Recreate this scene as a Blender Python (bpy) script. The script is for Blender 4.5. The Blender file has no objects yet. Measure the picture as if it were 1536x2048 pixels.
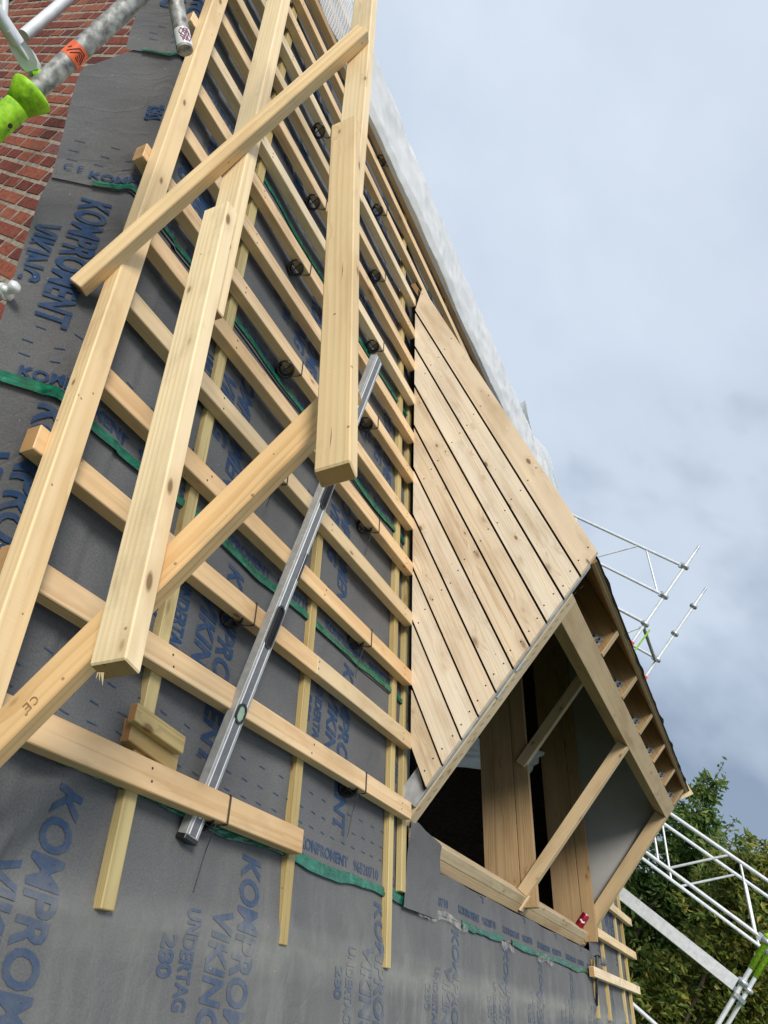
import bpy, bmesh, math, random
from mathutils import Vector, Matrix, noise
random.seed(7)
SC = bpy.context.scene
COL = SC.collection
V = Vector

# ------------------------------------------------------------------ camera
CZ = 5.0                                   # eye height: the photographer stands on the scaffold at the gable end
CAM = V((0, 0, CZ))
cd = bpy.data.cameras.new('Camera')
cam = bpy.data.objects.new('Camera', cd)
COL.objects.link(cam)
RX = V((0.3979762, -0.67763092, 0.61841029))       # right
RY = V((0.52863075, -0.38153756, -0.75827345))     # down
RZ = V((0.74977628, 0.62868548, 0.20637368))       # forward
cam.matrix_world = Matrix(((RX.x, -RY.x, -RZ.x, CAM.x), (RX.y, -RY.y, -RZ.y, CAM.y), (RX.z, -RY.z, -RZ.z, CAM.z), (0, 0, 0, 1)))
cd.sensor_fit = 'VERTICAL'
cd.sensor_height = 24.0
cd.sensor_width = 18.0
cd.lens = 24.0 * 1540.38 / 2048
cd.clip_start = 0.02
cd.clip_end = 2000
SC.camera = cam

# ------------------------------------------------------------------ light
SUN_DIR = V((-0.70, -0.30, 0.65)).normalized()     # towards the sun
sd = bpy.data.lights.new('Sun', 'SUN')
sd.energy = 1.5
sd.angle = math.radians(18)
sd.color = (1.0, 0.95, 0.87)
sun = bpy.data.objects.new('Sun', sd)
COL.objects.link(sun)
sun.rotation_euler = SUN_DIR.to_track_quat('Z', 'Y').to_euler()
sun.location = (0, 0, 40)
SC.view_settings.view_transform = 'Standard'
SC.view_settings.look = 'None'
SC.view_settings.exposure = 1.14
SC.view_settings.gamma = 1.0
SC.cycles.max_bounces = 8

W = bpy.data.worlds.new('World')
SC.world = W
W.use_nodes = True
nt = W.node_tree
nt.nodes.clear()
wo = nt.nodes.new('ShaderNodeOutputWorld')
bg = nt.nodes.new('ShaderNodeBackground')
sky = nt.nodes.new('ShaderNodeTexSky')
sky.sky_type = 'NISHITA'
sky.sun_disc = False
sky.sun_elevation = math.asin(SUN_DIR.z)
sky.sun_rotation = math.atan2(SUN_DIR.x, SUN_DIR.y)
sky.air_density = 1.0
sky.dust_density = 1.5
tc = nt.nodes.new('ShaderNodeTexCoord')
mp = nt.nodes.new('ShaderNodeMapping')
mp.inputs['Rotation'].default_value = (0.3, 0.2, 0.6)
mp.inputs['Scale'].default_value = (1.0, 1.1, 1.45)
n1 = nt.nodes.new('ShaderNodeTexNoise')
n1.inputs['Scale'].default_value = 1.6
n1.inputs['Detail'].default_value = 5
n1.inputs['Roughness'].default_value = 0.52
n1.inputs['Distortion'].default_value = 0.35
n2 = nt.nodes.new('ShaderNodeTexNoise')
n2.inputs['Scale'].default_value = 5.0
n2.inputs['Detail'].default_value = 4
n2.inputs['Roughness'].default_value = 0.5
mixn = nt.nodes.new('ShaderNodeMix')
mixn.inputs[0].default_value = 0.36
sepd = nt.nodes.new('ShaderNodeSeparateXYZ')
grad = nt.nodes.new('ShaderNodeMath'); grad.operation = 'MULTIPLY_ADD'
grad.inputs[1].default_value = 0.42
cr = nt.nodes.new('ShaderNodeValToRGB')
els = cr.color_ramp.elements
els[0].position = 0.52; els[0].color = (1.25, 1.58, 2.12, 1)
els[1].position = 0.97; els[1].color = (3.65, 4.08, 4.65, 1)
e = els.new(0.70); e.color = (2.98, 3.40, 3.98, 1)
mixs = nt.nodes.new('ShaderNodeMix'); mixs.data_type = 'RGBA'
mixs.inputs[0].default_value = 0.93
L = nt.links.new
L(tc.outputs['Generated'], mp.inputs['Vector'])
L(mp.outputs[0], n1.inputs['Vector']); L(mp.outputs[0], n2.inputs['Vector'])
L(n1.outputs['Fac'], mixn.inputs[2]); L(n2.outputs['Fac'], mixn.inputs[3])
L(tc.outputs['Generated'], sepd.inputs[0])
L(sepd.outputs['Z'], grad.inputs[0]); L(mixn.outputs[0], grad.inputs[2])
L(grad.outputs[0], cr.inputs['Fac'])
L(sky.outputs[0], mixs.inputs[6]); L(cr.outputs['Color'], mixs.inputs[7])
L(mixs.outputs[2], bg.inputs['Color'])
bg.inputs['Strength'].default_value = 0.095
L(bg.outputs[0], wo.inputs['Surface'])

# ------------------------------------------------------------------ frames
PIT = 0.86372895
BP = 0.49483183
HX = V((1, 0, 0))
SV = V((0, math.cos(PIT), math.sin(PIT)))          # up the roof slope
NV = V((0, -math.sin(PIT), math.cos(PIT)))         # out of the roof slope
IX = V((0, 1, 0)); ZX = V((0, 0, 1))
def RC(h, s, n): return CAM + HX * h + SV * s + NV * n          # roof frame, metres from the eye
def WC(h, i, z): return CAM + V((h, i, z))                      # house frame, metres from the eye
def ray(x, y): return RX * (x - 768) + RY * (y - 1024) + RZ * 1540.38
def at_depth(x, y, d): return CAM + ray(x, y) * (d / 1540.38)
def at_h(x, y, h):
    r = ray(x, y); return CAM + r * (h / r.x)
DB, DC, DM = 1.30, 1.345, 1.37                     # batten face, counter batten face, membrane

# ------------------------------------------------------------------ materials
def newmat(name):
    m = bpy.data.materials.new(name); m.use_nodes = True
    t = m.node_tree; b = t.nodes['Principled BSDF']
    return m, t, b
def nd(t, typ, **k):
    n = t.nodes.new(typ)
    for a, v in k.items():
        if a.startswith('i_'): n.inputs[a[2:].replace('_', ' ')].default_value = v
        else: setattr(n, a, v)
    return n
def ramp(t, fac, stops):
    r = nd(t, 'ShaderNodeValToRGB'); el = r.color_ramp.elements
    el[0].position, el[0].color = stops[0][0], (*stops[0][1], 1)
    el[1].position, el[1].color = stops[-1][0], (*stops[-1][1], 1)
    for p, c in stops[1:-1]:
        x = el.new(p); x.color = (*c, 1)
    t.links.new(fac, r.inputs['Fac']); return r
def mixc(t, fac, a, b, bt='MIX'):
    m = nd(t, 'ShaderNodeMix', data_type='RGBA', blend_type=bt)
    for s, v in ((0, fac), (6, a), (7, b)):
        if hasattr(v, 'links'): t.links.new(v, m.inputs[s])
        elif isinstance(v, (int, float)): m.inputs[s].default_value = v
        else: m.inputs[s].default_value = (*v, 1)
    return m.outputs[2]
def math_(t, op, a, b=None, c=None):
    m = nd(t, 'ShaderNodeMath', operation=op)
    for k, v in enumerate((a, b, c)):
        if v is None: continue
        if hasattr(v, 'links'): t.links.new(v, m.inputs[k])
        else: m.inputs[k].default_value = v
    return m.outputs[0]

def wood(name, light, dark, ring=42.0, rough=0.62, knots=1.0, saw=0.3, stain=(0.16, 0.08, 0.03)):
    """sawn softwood; the attribute gco carries (along, across, deep) in metres for each piece"""
    m, t, b = newmat(name)
    a = nd(t, 'ShaderNodeAttribute', attribute_name='gco')
    co = a.outputs['Vector']
    mp = nd(t, 'ShaderNodeMapping'); mp.inputs['Scale'].default_value = (0.9, 6.0, 6.0); t.links.new(co, mp.inputs['Vector'])
    nz = nd(t, 'ShaderNodeTexNoise'); nz.inputs['Scale'].default_value = 1.0; nz.inputs['Detail'].default_value = 3; t.links.new(mp.outputs[0], nz.inputs['Vector'])
    # knots
    mk = nd(t, 'ShaderNodeMapping'); mk.inputs['Scale'].default_value = (6.5, 15, 15); t.links.new(co, mk.inputs['Vector'])
    vo = nd(t, 'ShaderNodeTexVoronoi', feature='F1'); vo.inputs['Scale'].default_value = 1.0; t.links.new(mk.outputs[0], vo.inputs['Vector'])
    sepc = nd(t, 'ShaderNodeSeparateColor'); t.links.new(vo.outputs['Color'], sepc.inputs[0])
    pick = math_(t, 'LESS_THAN', sepc.outputs[0], 0.30 * knots)
    size = math_(t, 'MULTIPLY_ADD', sepc.outputs[1], 0.11, 0.04)
    kd = math_(t, 'SUBTRACT', vo.outputs['Distance'], size)
    kin = nd(t, 'ShaderNodeMapRange'); kin.inputs[1].default_value = 0.03; kin.inputs[2].default_value = -0.04
    t.links.new(kd, kin.inputs[0])
    kin2 = math_(t, 'MULTIPLY', kin.outputs[0], pick)
    halo = nd(t, 'ShaderNodeMapRange'); halo.inputs[1].default_value = 0.26; halo.inputs[2].default_value = 0.0
    t.links.new(kd, halo.inputs[0])
    halo2 = math_(t, 'MULTIPLY', halo.outputs[0], pick)
    # fewer, larger branch knots
    mk2 = nd(t, 'ShaderNodeMapping'); mk2.inputs['Scale'].default_value = (3.6, 8.5, 8.5); mk2.inputs['Location'].default_value = (3.7, 1.3, 2.9); t.links.new(co, mk2.inputs['Vector'])
    vo2 = nd(t, 'ShaderNodeTexVoronoi', feature='F1'); vo2.inputs['Scale'].default_value = 1.0; t.links.new(mk2.outputs[0], vo2.inputs['Vector'])
    sc2 = nd(t, 'ShaderNodeSeparateColor'); t.links.new(vo2.outputs['Color'], sc2.inputs[0])
    pk2 = math_(t, 'LESS_THAN', sc2.outputs[0], 0.20 * knots)
    kd2 = math_(t, 'SUBTRACT', vo2.outputs['Distance'], math_(t, 'MULTIPLY_ADD', sc2.outputs[1], 0.07, 0.06))
    ki2 = nd(t, 'ShaderNodeMapRange'); ki2.inputs[1].default_value = 0.04; ki2.inputs[2].default_value = -0.05; t.links.new(kd2, ki2.inputs[0])
    ha2 = nd(t, 'ShaderNodeMapRange'); ha2.inputs[1].default_value = 0.30; ha2.inputs[2].default_value = 0.0; t.links.new(kd2, ha2.inputs[0])
    kin2 = math_(t, 'MAXIMUM', kin2, math_(t, 'MULTIPLY', math_(t, 'MULTIPLY', ki2.outputs[0], pk2), 0.75))
    halo2 = math_(t, 'MAXIMUM', halo2, math_(t, 'MULTIPLY', ha2.outputs[0], pk2))
    # growth rings round a pith that wanders past the piece
    sp = nd(t, 'ShaderNodeSeparateXYZ'); t.links.new(co, sp.inputs[0])
    wv = math_(t, 'MULTIPLY_ADD', nz.outputs['Fac'], 0.055, -0.02)
    kb = math_(t, 'MULTIPLY', halo2, 0.020)
    yy = math_(t, 'ADD', math_(t, 'ADD', sp.outputs[1], wv), kb)
    zz = math_(t, 'ADD', sp.outputs[2], 0.045)
    rr = math_(t, 'SQRT', math_(t, 'ADD', math_(t, 'MULTIPLY', yy, yy), math_(t, 'MULTIPLY', zz, zz)))
    qm = nd(t, 'ShaderNodeMapping'); qm.inputs['Scale'].default_value = (0.35, 30, 30); t.links.new(co, qm.inputs['Vector'])
    qn = nd(t, 'ShaderNodeTexNoise'); qn.inputs['Scale'].default_value = 1.0; qn.inputs['Detail'].default_value = 2; t.links.new(qm.outputs[0], qn.inputs['Vector'])
    rr = math_(t, 'MULTIPLY_ADD', qn.outputs['Fac'], 0.022, rr)
    fr = math_(t, 'FRACT', math_(t, 'MULTIPLY', rr, ring * 3.3))
    late = nd(t, 'ShaderNodeMapRange', interpolation_type='SMOOTHSTEP'); late.inputs[1].default_value = 0.35; late.inputs[2].default_value = 0.95
    t.links.new(fr, late.inputs[0])
    fm = nd(t, 'ShaderNodeMapping'); fm.inputs['Scale'].default_value = (6, 420, 420); t.links.new(co, fm.inputs['Vector'])
    fib = nd(t, 'ShaderNodeTexNoise'); fib.inputs['Detail'].default_value = 2; fib.inputs['Scale'].default_value = 1.0; t.links.new(fm.outputs[0], fib.inputs['Vector'])
    am = nd(t, 'ShaderNodeMapRange'); am.inputs[1].default_value = 0.35; am.inputs[2].default_value = 0.68; am.inputs[3].default_value = 0.22; am.inputs[4].default_value = 0.80
    am_m = nd(t, 'ShaderNodeMapping'); am_m.inputs['Scale'].default_value = (0.8, 16, 16); t.links.new(co, am_m.inputs['Vector'])
    am_n = nd(t, 'ShaderNodeTexNoise'); am_n.inputs['Scale'].default_value = 1.0; am_n.inputs['Detail'].default_value = 2; t.links.new(am_m.outputs[0], am_n.inputs['Vector']); t.links.new(am_n.outputs['Fac'], am.inputs[0])
    g = math_(t, 'ADD', math_(t, 'MULTIPLY', late.outputs[0], am.outputs[0]), math_(t, 'MULTIPLY', fib.outputs['Fac'], 0.34))
    c0 = mixc(t, g, light, dark)
    # broad blotches, end to end
    bm = nd(t, 'ShaderNodeMapping'); bm.inputs['Scale'].default_value = (2.2, 9, 9); t.links.new(co, bm.inputs['Vector'])
    bl = nd(t, 'ShaderNodeTexNoise'); bl.inputs['Scale'].default_value = 1.0; bl.inputs['Detail'].default_value = 4; t.links.new(bm.outputs[0], bl.inputs['Vector'])
    blr = ramp(t, bl.outputs['Fac'], [(0.28, (0.76, 0.70, 0.62)), (0.48, (0.97, 0.96, 0.95)), (0.62, (1.02, 1.01, 0.99)), (0.78, (1.10, 1.08, 1.02))])
    c1 = mixc(t, 1.0, c0, blr.outputs['Color'], 'MULTIPLY')
    # piece to piece
    oi = nd(t, 'ShaderNodeObjectInfo')
    pr = ramp(t, oi.outputs['Random'], [(0.0, (0.83, 0.79, 0.72)), (0.35, (1.0, 0.94, 0.86)), (0.65, (1.0, 1.0, 1.0)), (1.0, (1.08, 1.10, 1.13))])
    c2 = mixc(t, 1.0, c1, pr.outputs['Color'], 'MULTIPLY')
    c2 = mixc(t, math_(t, 'MULTIPLY', halo2, 0.35), c2, (dark[0] * .8, dark[1] * .75, dark[2] * .7))
    c3 = mixc(t, math_(t, 'MULTIPLY', kin2, 0.85), c2, stain)
    # handling dirt
    hm = nd(t, 'ShaderNodeMapping'); hm.inputs['Scale'].default_value = (4.0, 11, 11); hm.inputs['Location'].default_value = (1.7, 5.1, 0.4); t.links.new(co, hm.inputs['Vector'])
    hn = nd(t, 'ShaderNodeTexNoise'); hn.inputs['Scale'].default_value = 1.0; hn.inputs['Detail'].default_value = 6; hn.inputs['Roughness'].default_value = 0.65; t.links.new(hm.outputs[0], hn.inputs['Vector'])
    hr = nd(t, 'ShaderNodeMapRange'); hr.inputs[1].default_value = 0.58; hr.inputs[2].default_value = 0.76; t.links.new(hn.outputs['Fac'], hr.inputs[0])
    c3 = mixc(t, math_(t, 'MULTIPLY', hr.outputs[0], 0.38), c3, (0.27, 0.20, 0.13))
    # dirt specks and pencil-dark marks
    vs = nd(t, 'ShaderNodeTexVoronoi'); vs.inputs['Scale'].default_value = 26; t.links.new(co, vs.inputs['Vector'])
    sc = nd(t, 'ShaderNodeSeparateColor'); t.links.new(vs.outputs['Color'], sc.inputs[0])
    spk = math_(t, 'MULTIPLY', math_(t, 'LESS_THAN', vs.outputs['Distance'], 0.09), math_(t, 'LESS_THAN', sc.outputs[2], 0.14))
    c4 = mixc(t, math_(t, 'MULTIPLY', spk, 0.6), c3, (0.10, 0.06, 0.035))
    t.links.new(c4, b.inputs['Base Color'])
    b.inputs['Roughness'].default_value = rough
    b.inputs['Specular IOR Level'].default_value = 0.3
    sm = nd(t, 'ShaderNodeMapping'); sm.inputs['Scale'].default_value = (260, 14, 14); t.links.new(co, sm.inputs['Vector'])
    sn = nd(t, 'ShaderNodeTexNoise'); sn.inputs['Scale'].default_value = 1; sn.inputs['Detail'].default_value = 2; t.links.new(sm.outputs[0], sn.inputs['Vector'])
    hsum = math_(t, 'ADD', math_(t, 'MULTIPLY', g, 0.5), math_(t, 'MULTIPLY', sn.outputs['Fac'], saw))
    bu = nd(t, 'ShaderNodeBump'); bu.inputs['Strength'].default_value = 0.22; bu.inputs['Distance'].default_value = 0.002
    t.links.new(hsum, bu.inputs['Height']); t.links.new(bu.outputs[0], b.inputs['Normal'])
    return m

def plain(name, col, rough=0.5, metal=0.0, var=0.25, scale=30.0, bump=0.0, spec=0.5, coord='Object'):
    m, t, b = newmat(name)
    tcn = nd(t, 'ShaderNodeTexCoord')
    nz = nd(t, 'ShaderNodeTexNoise'); nz.inputs['Scale'].default_value = scale; nz.inputs['Detail'].default_value = 5
    t.links.new(tcn.outputs[coord], nz.inputs['Vector'])
    lo = tuple(c * (1 - var) for c in col); hi = tuple(min(1, c * (1 + var)) for c in col)
    r = ramp(t, nz.outputs['Fac'], [(0.3, lo), (0.7, hi)])
    t.links.new(r.outputs['Color'], b.inputs['Base Color'])
    b.inputs['Roughness'].default_value = rough; b.inputs['Metallic'].default_value = metal
    b.inputs['Specular IOR Level'].default_value = spec
    if bump:
        bu = nd(t, 'ShaderNodeBump'); bu.inputs['Strength'].default_value = bump; bu.inputs['Distance'].default_value = 0.004
        t.links.new(nz.outputs['Fac'], bu.inputs['Height']); t.links.new(bu.outputs[0], b.inputs['Normal'])
    return m

M = {}
M['batten'] = wood('batten_pine', (0.76, 0.555, 0.33), (0.62, 0.41, 0.21), ring=30)
M['batten_pale'] = wood('batten_pale_pine', (0.76, 0.62, 0.42), (0.64, 0.47, 0.27), ring=30)
M['treated'] = wood('treated_pine', (0.53, 0.43, 0.205), (0.36, 0.27, 0.115), ring=48, knots=0.8)
M['timber'] = wood('sawn_timber', (0.82, 0.66, 0.42), (0.68, 0.49, 0.26), ring=24, knots=1.5, saw=0.9)
M['timber_orange'] = wood('orange_sawn_timber', (0.72, 0.49, 0.25), (0.57, 0.35, 0.15), ring=22, saw=0.5)
M['cladding'] = wood('cladding_board', (0.745, 0.655, 0.515), (0.60, 0.455, 0.305), ring=46, knots=2.2, saw=0.5)
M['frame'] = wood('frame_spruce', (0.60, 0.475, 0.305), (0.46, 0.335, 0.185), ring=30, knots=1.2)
M['rafter'] = wood('shaded_rafter_spruce', (0.40, 0.275, 0.145), (0.28, 0.18, 0.085), ring=26, knots=1.2)  # darker than the frame spruce: shade of attic and rafter bays in the colour
M['brown'] = wood('brown_plywood', (0.36, 0.22, 0.10), (0.24, 0.13, 0.055), ring=30, knots=0.5)
M['endgrain'] = wood('sawn_end_grain', (0.47, 0.29, 0.135), (0.33, 0.185, 0.075), ring=60, knots=0.0)
M['galv'] = plain('galvanised_steel', (0.52, 0.54, 0.55), 0.42, 0.75, 0.30, 45, 0.15)
M['galv_old'] = plain('weathered_galvanised_steel', (0.31, 0.31, 0.295), 0.6, 0.4, 0.6, 52, 0.5)
M['bright'] = plain('bright_zinc', (0.70, 0.72, 0.73), 0.42, 0.30, 0.12, 20)
M['alu'] = plain('brushed_aluminium', (0.40, 0.40, 0.385), 0.55, 0.45, 0.14, 40)
M['level_face'] = plain('grey_anodised_web', (0.17, 0.17, 0.175), 0.55, 0.2, 0.12, 60)
M['white_line'] = plain('white_line', (0.82, 0.82, 0.82), 0.4, 0.0, 0.03)
M['black'] = plain('black_plastic', (0.012, 0.012, 0.014), 0.38, 0.0, 0.3)
M['wire'] = plain('black_wire', (0.015, 0.014, 0.014), 0.35, 0.4, 0.2)
def lime_mat():
    m, t, b = newmat('scuffed_lime_paint')
    tcn = nd(t, 'ShaderNodeTexCoord'); n = nd(t, 'ShaderNodeTexNoise'); n.inputs['Scale'].default_value = 46; n.inputs['Detail'].default_value = 7; n.inputs['Roughness'].default_value = 0.7; t.links.new(tcn.outputs['Object'], n.inputs['Vector'])
    r = ramp(t, n.outputs['Fac'], [(0.30, (0.10, 0.13, 0.05)), (0.40, (0.20, 0.42, 0.02)), (0.55, (0.30, 0.60, 0.012)), (0.64, (0.40, 0.66, 0.06)), (0.74, (0.50, 0.60, 0.28))])
    t.links.new(r.outputs['Color'], b.inputs['Base Color']); b.inputs['Roughness'].default_value = 0.62; b.inputs['Specular IOR Level'].default_value = 0.3
    bu = nd(t, 'ShaderNodeBump'); bu.inputs['Strength'].default_value = 0.5; bu.inputs['Distance'].default_value = 0.003; t.links.new(n.outputs['Fac'], bu.inputs['Height']); t.links.new(bu.outputs[0], b.inputs['Normal'])
    return m
M['lime'] = lime_mat()
M['orange'] = plain('orange_sticker', (0.80, 0.13, 0.035), 0.4, 0, 0.1)
M['red'] = plain('red_paint', (0.62, 0.05, 0.03), 0.4, 0, 0.1)
M['white'] = plain('white_sticker', (0.75, 0.72, 0.72), 0.35, 0, 0.05)
M['teal'] = plain('teal_print', (0.02, 0.20, 0.28), 0.35, 0, 0.05)
M['ink'] = plain('dark_ink', (0.03, 0.02, 0.025), 0.5, 0, 0.1)
M['pinkink'] = plain('plum_ink', (0.25, 0.08, 0.16), 0.5, 0, 0.1)
M['glassgreen'] = plain('vial_liquid', (0.30, 0.42, 0.28), 0.15, 0, 0.1)
M['panel'] = plain('grey_sheathing', (0.33, 0.325, 0.315), 0.75, 0, 0.10, 3)
M['felt'] = plain('black_roofing_felt', (0.016, 0.016, 0.017), 0.85, 0, 0.4, 80, 0.5)
M['gap_shade'] = plain('gap_shade_black', (0.006, 0.006, 0.006), 0.9, 0, 0.2)  # near-black: shade in board gaps and level slots put into the colour
M['attic_shade'] = plain('attic_shade_black', (0.012, 0.011, 0.011), 0.9, 0, 0.3, 4)  # near-black, so the darkness of the unlit attic sits in the colour
M['plastic'] = plain('pale_plastic_sheet', (0.62, 0.66, 0.66), 0.3, 0, 0.1, 6, 0.4)
M['mortar'] = plain('lime_mortar', (0.27, 0.22, 0.175), 0.95, 0, 0.38, 34, 0.6)
M['tile'] = plain('far_roof_boarding', (0.05, 0.05, 0.055), 0.8, 0, 0.3)
M['bark'] = plain('bark', (0.10, 0.075, 0.055), 0.9, 0, 0.4, 12, 0.6)
M['canred'] = plain('red_can_lacquer', (0.26, 0.008, 0.025), 0.28, 0.3, 0.15)

def membrane_mat(name, blue=False):
    m, t, b = newmat(name)
    g = nd(t, 'ShaderNodeAttribute', attribute_name='gco')
    co = g.outputs['Vector']
    n1 = nd(t, 'ShaderNodeTexNoise'); n1.inputs['Scale'].default_value = 3.2; n1.inputs['Detail'].default_value = 6; n1.inputs['Roughness'].default_value = 0.62; t.links.new(co, n1.inputs['Vector'])
    n2 = nd(t, 'ShaderNodeTexNoise'); n2.inputs['Scale'].default_value = 190; n2.inputs['Detail'].default_value = 3; t.links.new(co, n2.inputs['Vector'])
    n3 = nd(t, 'ShaderNodeTexNoise'); n3.inputs['Scale'].default_value = 17; n3.inputs['Detail'].default_value = 6; n3.inputs['Roughness'].default_value = 0.7; t.links.new(co, n3.inputs['Vector'])
    ba = ramp(t, n1.outputs['Fac'], [(0.3, (0.092, 0.092, 0.094)), (0.7, (0.132, 0.131, 0.130))])
    fi = ramp(t, n2.outputs['Fac'], [(0.3, (0.80, 0.80, 0.80)), (0.7, (1.2, 1.2, 1.2))])
    c = mixc(t, 1.0, ba.outputs['Color'], fi.outputs['Color'], 'MULTIPLY')
    if blue:
        worn = nd(t, 'ShaderNodeMapRange'); worn.inputs[1].default_value = 0.44; worn.inputs[2].default_value = 0.62; worn.inputs[3].default_value = 0.92; worn.inputs[4].default_value = 0.55
        t.links.new(n3.outputs['Fac'], worn.inputs[0])
        c = mixc(t, worn.outputs[0], c, (0.012, 0.048, 0.125))
    # dry dust streaks and splashes towards the eaves
    sp = nd(t, 'ShaderNodeSeparateXYZ'); t.links.new(co, sp.inputs[0])
    mps = nd(t, 'ShaderNodeMapping'); mps.inputs['Scale'].default_value = (5.0, 1.3, 1); t.links.new(co, mps.inputs['Vector'])
    n4 = nd(t, 'ShaderNodeTexNoise'); n4.inputs['Scale'].default_value = 1.6; n4.inputs['Detail'].default_value = 8; n4.inputs['Roughness'].default_value = 0.72; t.links.new(mps.outputs[0], n4.inputs['Vector'])
    low = nd(t, 'ShaderNodeMapRange'); low.inputs[1].default_value = 0.75; low.inputs[2].default_value = -0.1; t.links.new(sp.outputs[1], low.inputs[0])
    far = nd(t, 'ShaderNodeMapRange'); far.inputs[1].default_value = 1.4; far.inputs[2].default_value = 3.2; far.inputs[3].default_value = 0.5; far.inputs[4].default_value = 1.0; t.links.new(sp.outputs[0], far.inputs[0])
    du = nd(t, 'ShaderNodeMapRange'); du.inputs[1].default_value = 0.47; du.inputs[2].default_value = 0.62; t.links.new(n4.outputs['Fac'], du.inputs[0])
    d1 = math_(t, 'MULTIPLY', math_(t, 'MULTIPLY', du.outputs[0], low.outputs[0]), far.outputs[0])
    hz = math_(t, 'MULTIPLY', math_(t, 'MULTIPLY', low.outputs[0], far.outputs[0]), 0.36)
    fs_ = math_(t, 'ABSOLUTE', math_(t, 'SUBTRACT', math_(t, 'MULTIPLY_ADD', n1.outputs['Fac'], 0.10, sp.outputs[1]), 0.265))
    fo = nd(t, 'ShaderNodeMapRange'); fo.inputs[1].default_value = 0.085; fo.inputs[2].default_value = 0.0; t.links.new(fs_, fo.inputs[0])
    fo2 = math_(t, 'MULTIPLY', math_(t, 'MULTIPLY', fo.outputs[0], n3.outputs['Fac']), far.outputs[0])
    c = mixc(t, math_(t, 'ADD', math_(t, 'ADD', math_(t, 'MULTIPLY', d1, 0.60), hz), math_(t, 'MULTIPLY', fo2, 1.35)), c, (0.225, 0.222, 0.205))
    vs = nd(t, 'ShaderNodeTexVoronoi'); vs.inputs['Scale'].default_value = 30; t.links.new(co, vs.inputs['Vector'])
    sc = nd(t, 'ShaderNodeSeparateColor'); t.links.new(vs.outputs['Color'], sc.inputs[0])
    spk = math_(t, 'MULTIPLY', math_(t, 'LESS_THAN', vs.outputs['Distance'], 0.06), math_(t, 'LESS_THAN', sc.outputs[0], 0.16))
    c = mixc(t, math_(t, 'MULTIPLY', spk, 0.8), c, (0.42, 0.38, 0.30))
    t.links.new(c, b.inputs['Base Color'])
    b.inputs['Roughness'].default_value = 0.75
    b.inputs['Specular IOR Level'].default_value = 0.22
    mw = nd(t, 'ShaderNodeTexNoise'); mw.inputs['Scale'].default_value = 9; mw.inputs['Detail'].default_value = 4; t.links.new(co, mw.inputs['Vector'])
    cw = nd(t, 'ShaderNodeTexNoise'); cw.inputs['Scale'].default_value = 4.5; cw.inputs['Detail'].default_value = 3; cw.inputs['Distortion'].default_value = 1.2; t.links.new(co, cw.inputs['Vector'])
    cre = math_(t, 'POWER', math_(t, 'SUBTRACT', 1.0, math_(t, 'ABSOLUTE', math_(t, 'MULTIPLY_ADD', cw.outputs['Fac'], 4.0, -2.0))), 5.0)
    cre = math_(t, 'MAXIMUM', cre, 0.0)
    hs = math_(t, 'ADD', math_(t, 'ADD', math_(t, 'MULTIPLY', n2.outputs['Fac'], 0.10), math_(t, 'MULTIPLY', mw.outputs['Fac'], 1.6)), math_(t, 'MULTIPLY', cre, 0.35))
    bu = nd(t, 'ShaderNodeBump'); bu.inputs['Strength'].default_value = 0.35; bu.inputs['Distance'].default_value = 0.008
    t.links.new(hs, bu.inputs['Height']); t.links.new(bu.outputs[0], b.inputs['Normal'])
    return m
M['membrane'] = membrane_mat('underlay_membrane')
M['print'] = membrane_mat('blue_print', True)

def tape_mat():
    m, t, b = newmat('green_tape')
    g = nd(t, 'ShaderNodeAttribute', attribute_name='gco'); co = g.outputs['Vector']
    n1 = nd(t, 'ShaderNodeTexNoise'); n1.inputs['Scale'].default_value = 16; n1.inputs['Detail'].default_value = 5; n1.inputs['Distortion'].default_value = 1.5; t.links.new(co, n1.inputs['Vector'])
    r = ramp(t, n1.outputs['Fac'], [(0.3, (0.003, 0.068, 0.038)), (0.62, (0.008, 0.150, 0.082)), (0.8, (0.05, 0.27, 0.17))])
    t.links.new(r.outputs['Color'], b.inputs['Base Color']); b.inputs['Roughness'].default_value = 0.26
    mp = nd(t, 'ShaderNodeMapping'); mp.inputs['Scale'].default_value = (10, 26, 10); t.links.new(co, mp.inputs['Vector'])
    n2 = nd(t, 'ShaderNodeTexNoise'); n2.inputs['Scale'].default_value = 1; n2.inputs['Detail'].default_value = 4; n2.inputs['Distortion'].default_value = 1.0; t.links.new(mp.outputs[0], n2.inputs['Vector'])
    bu = nd(t, 'ShaderNodeBump'); bu.inputs['Strength'].default_value = 0.7; bu.inputs['Distance'].default_value = 0.012
    t.links.new(n2.outputs['Fac'], bu.inputs['Height']); t.links.new(bu.outputs[0], b.inputs['Normal'])
    return m
M['tape'] = tape_mat()

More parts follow.
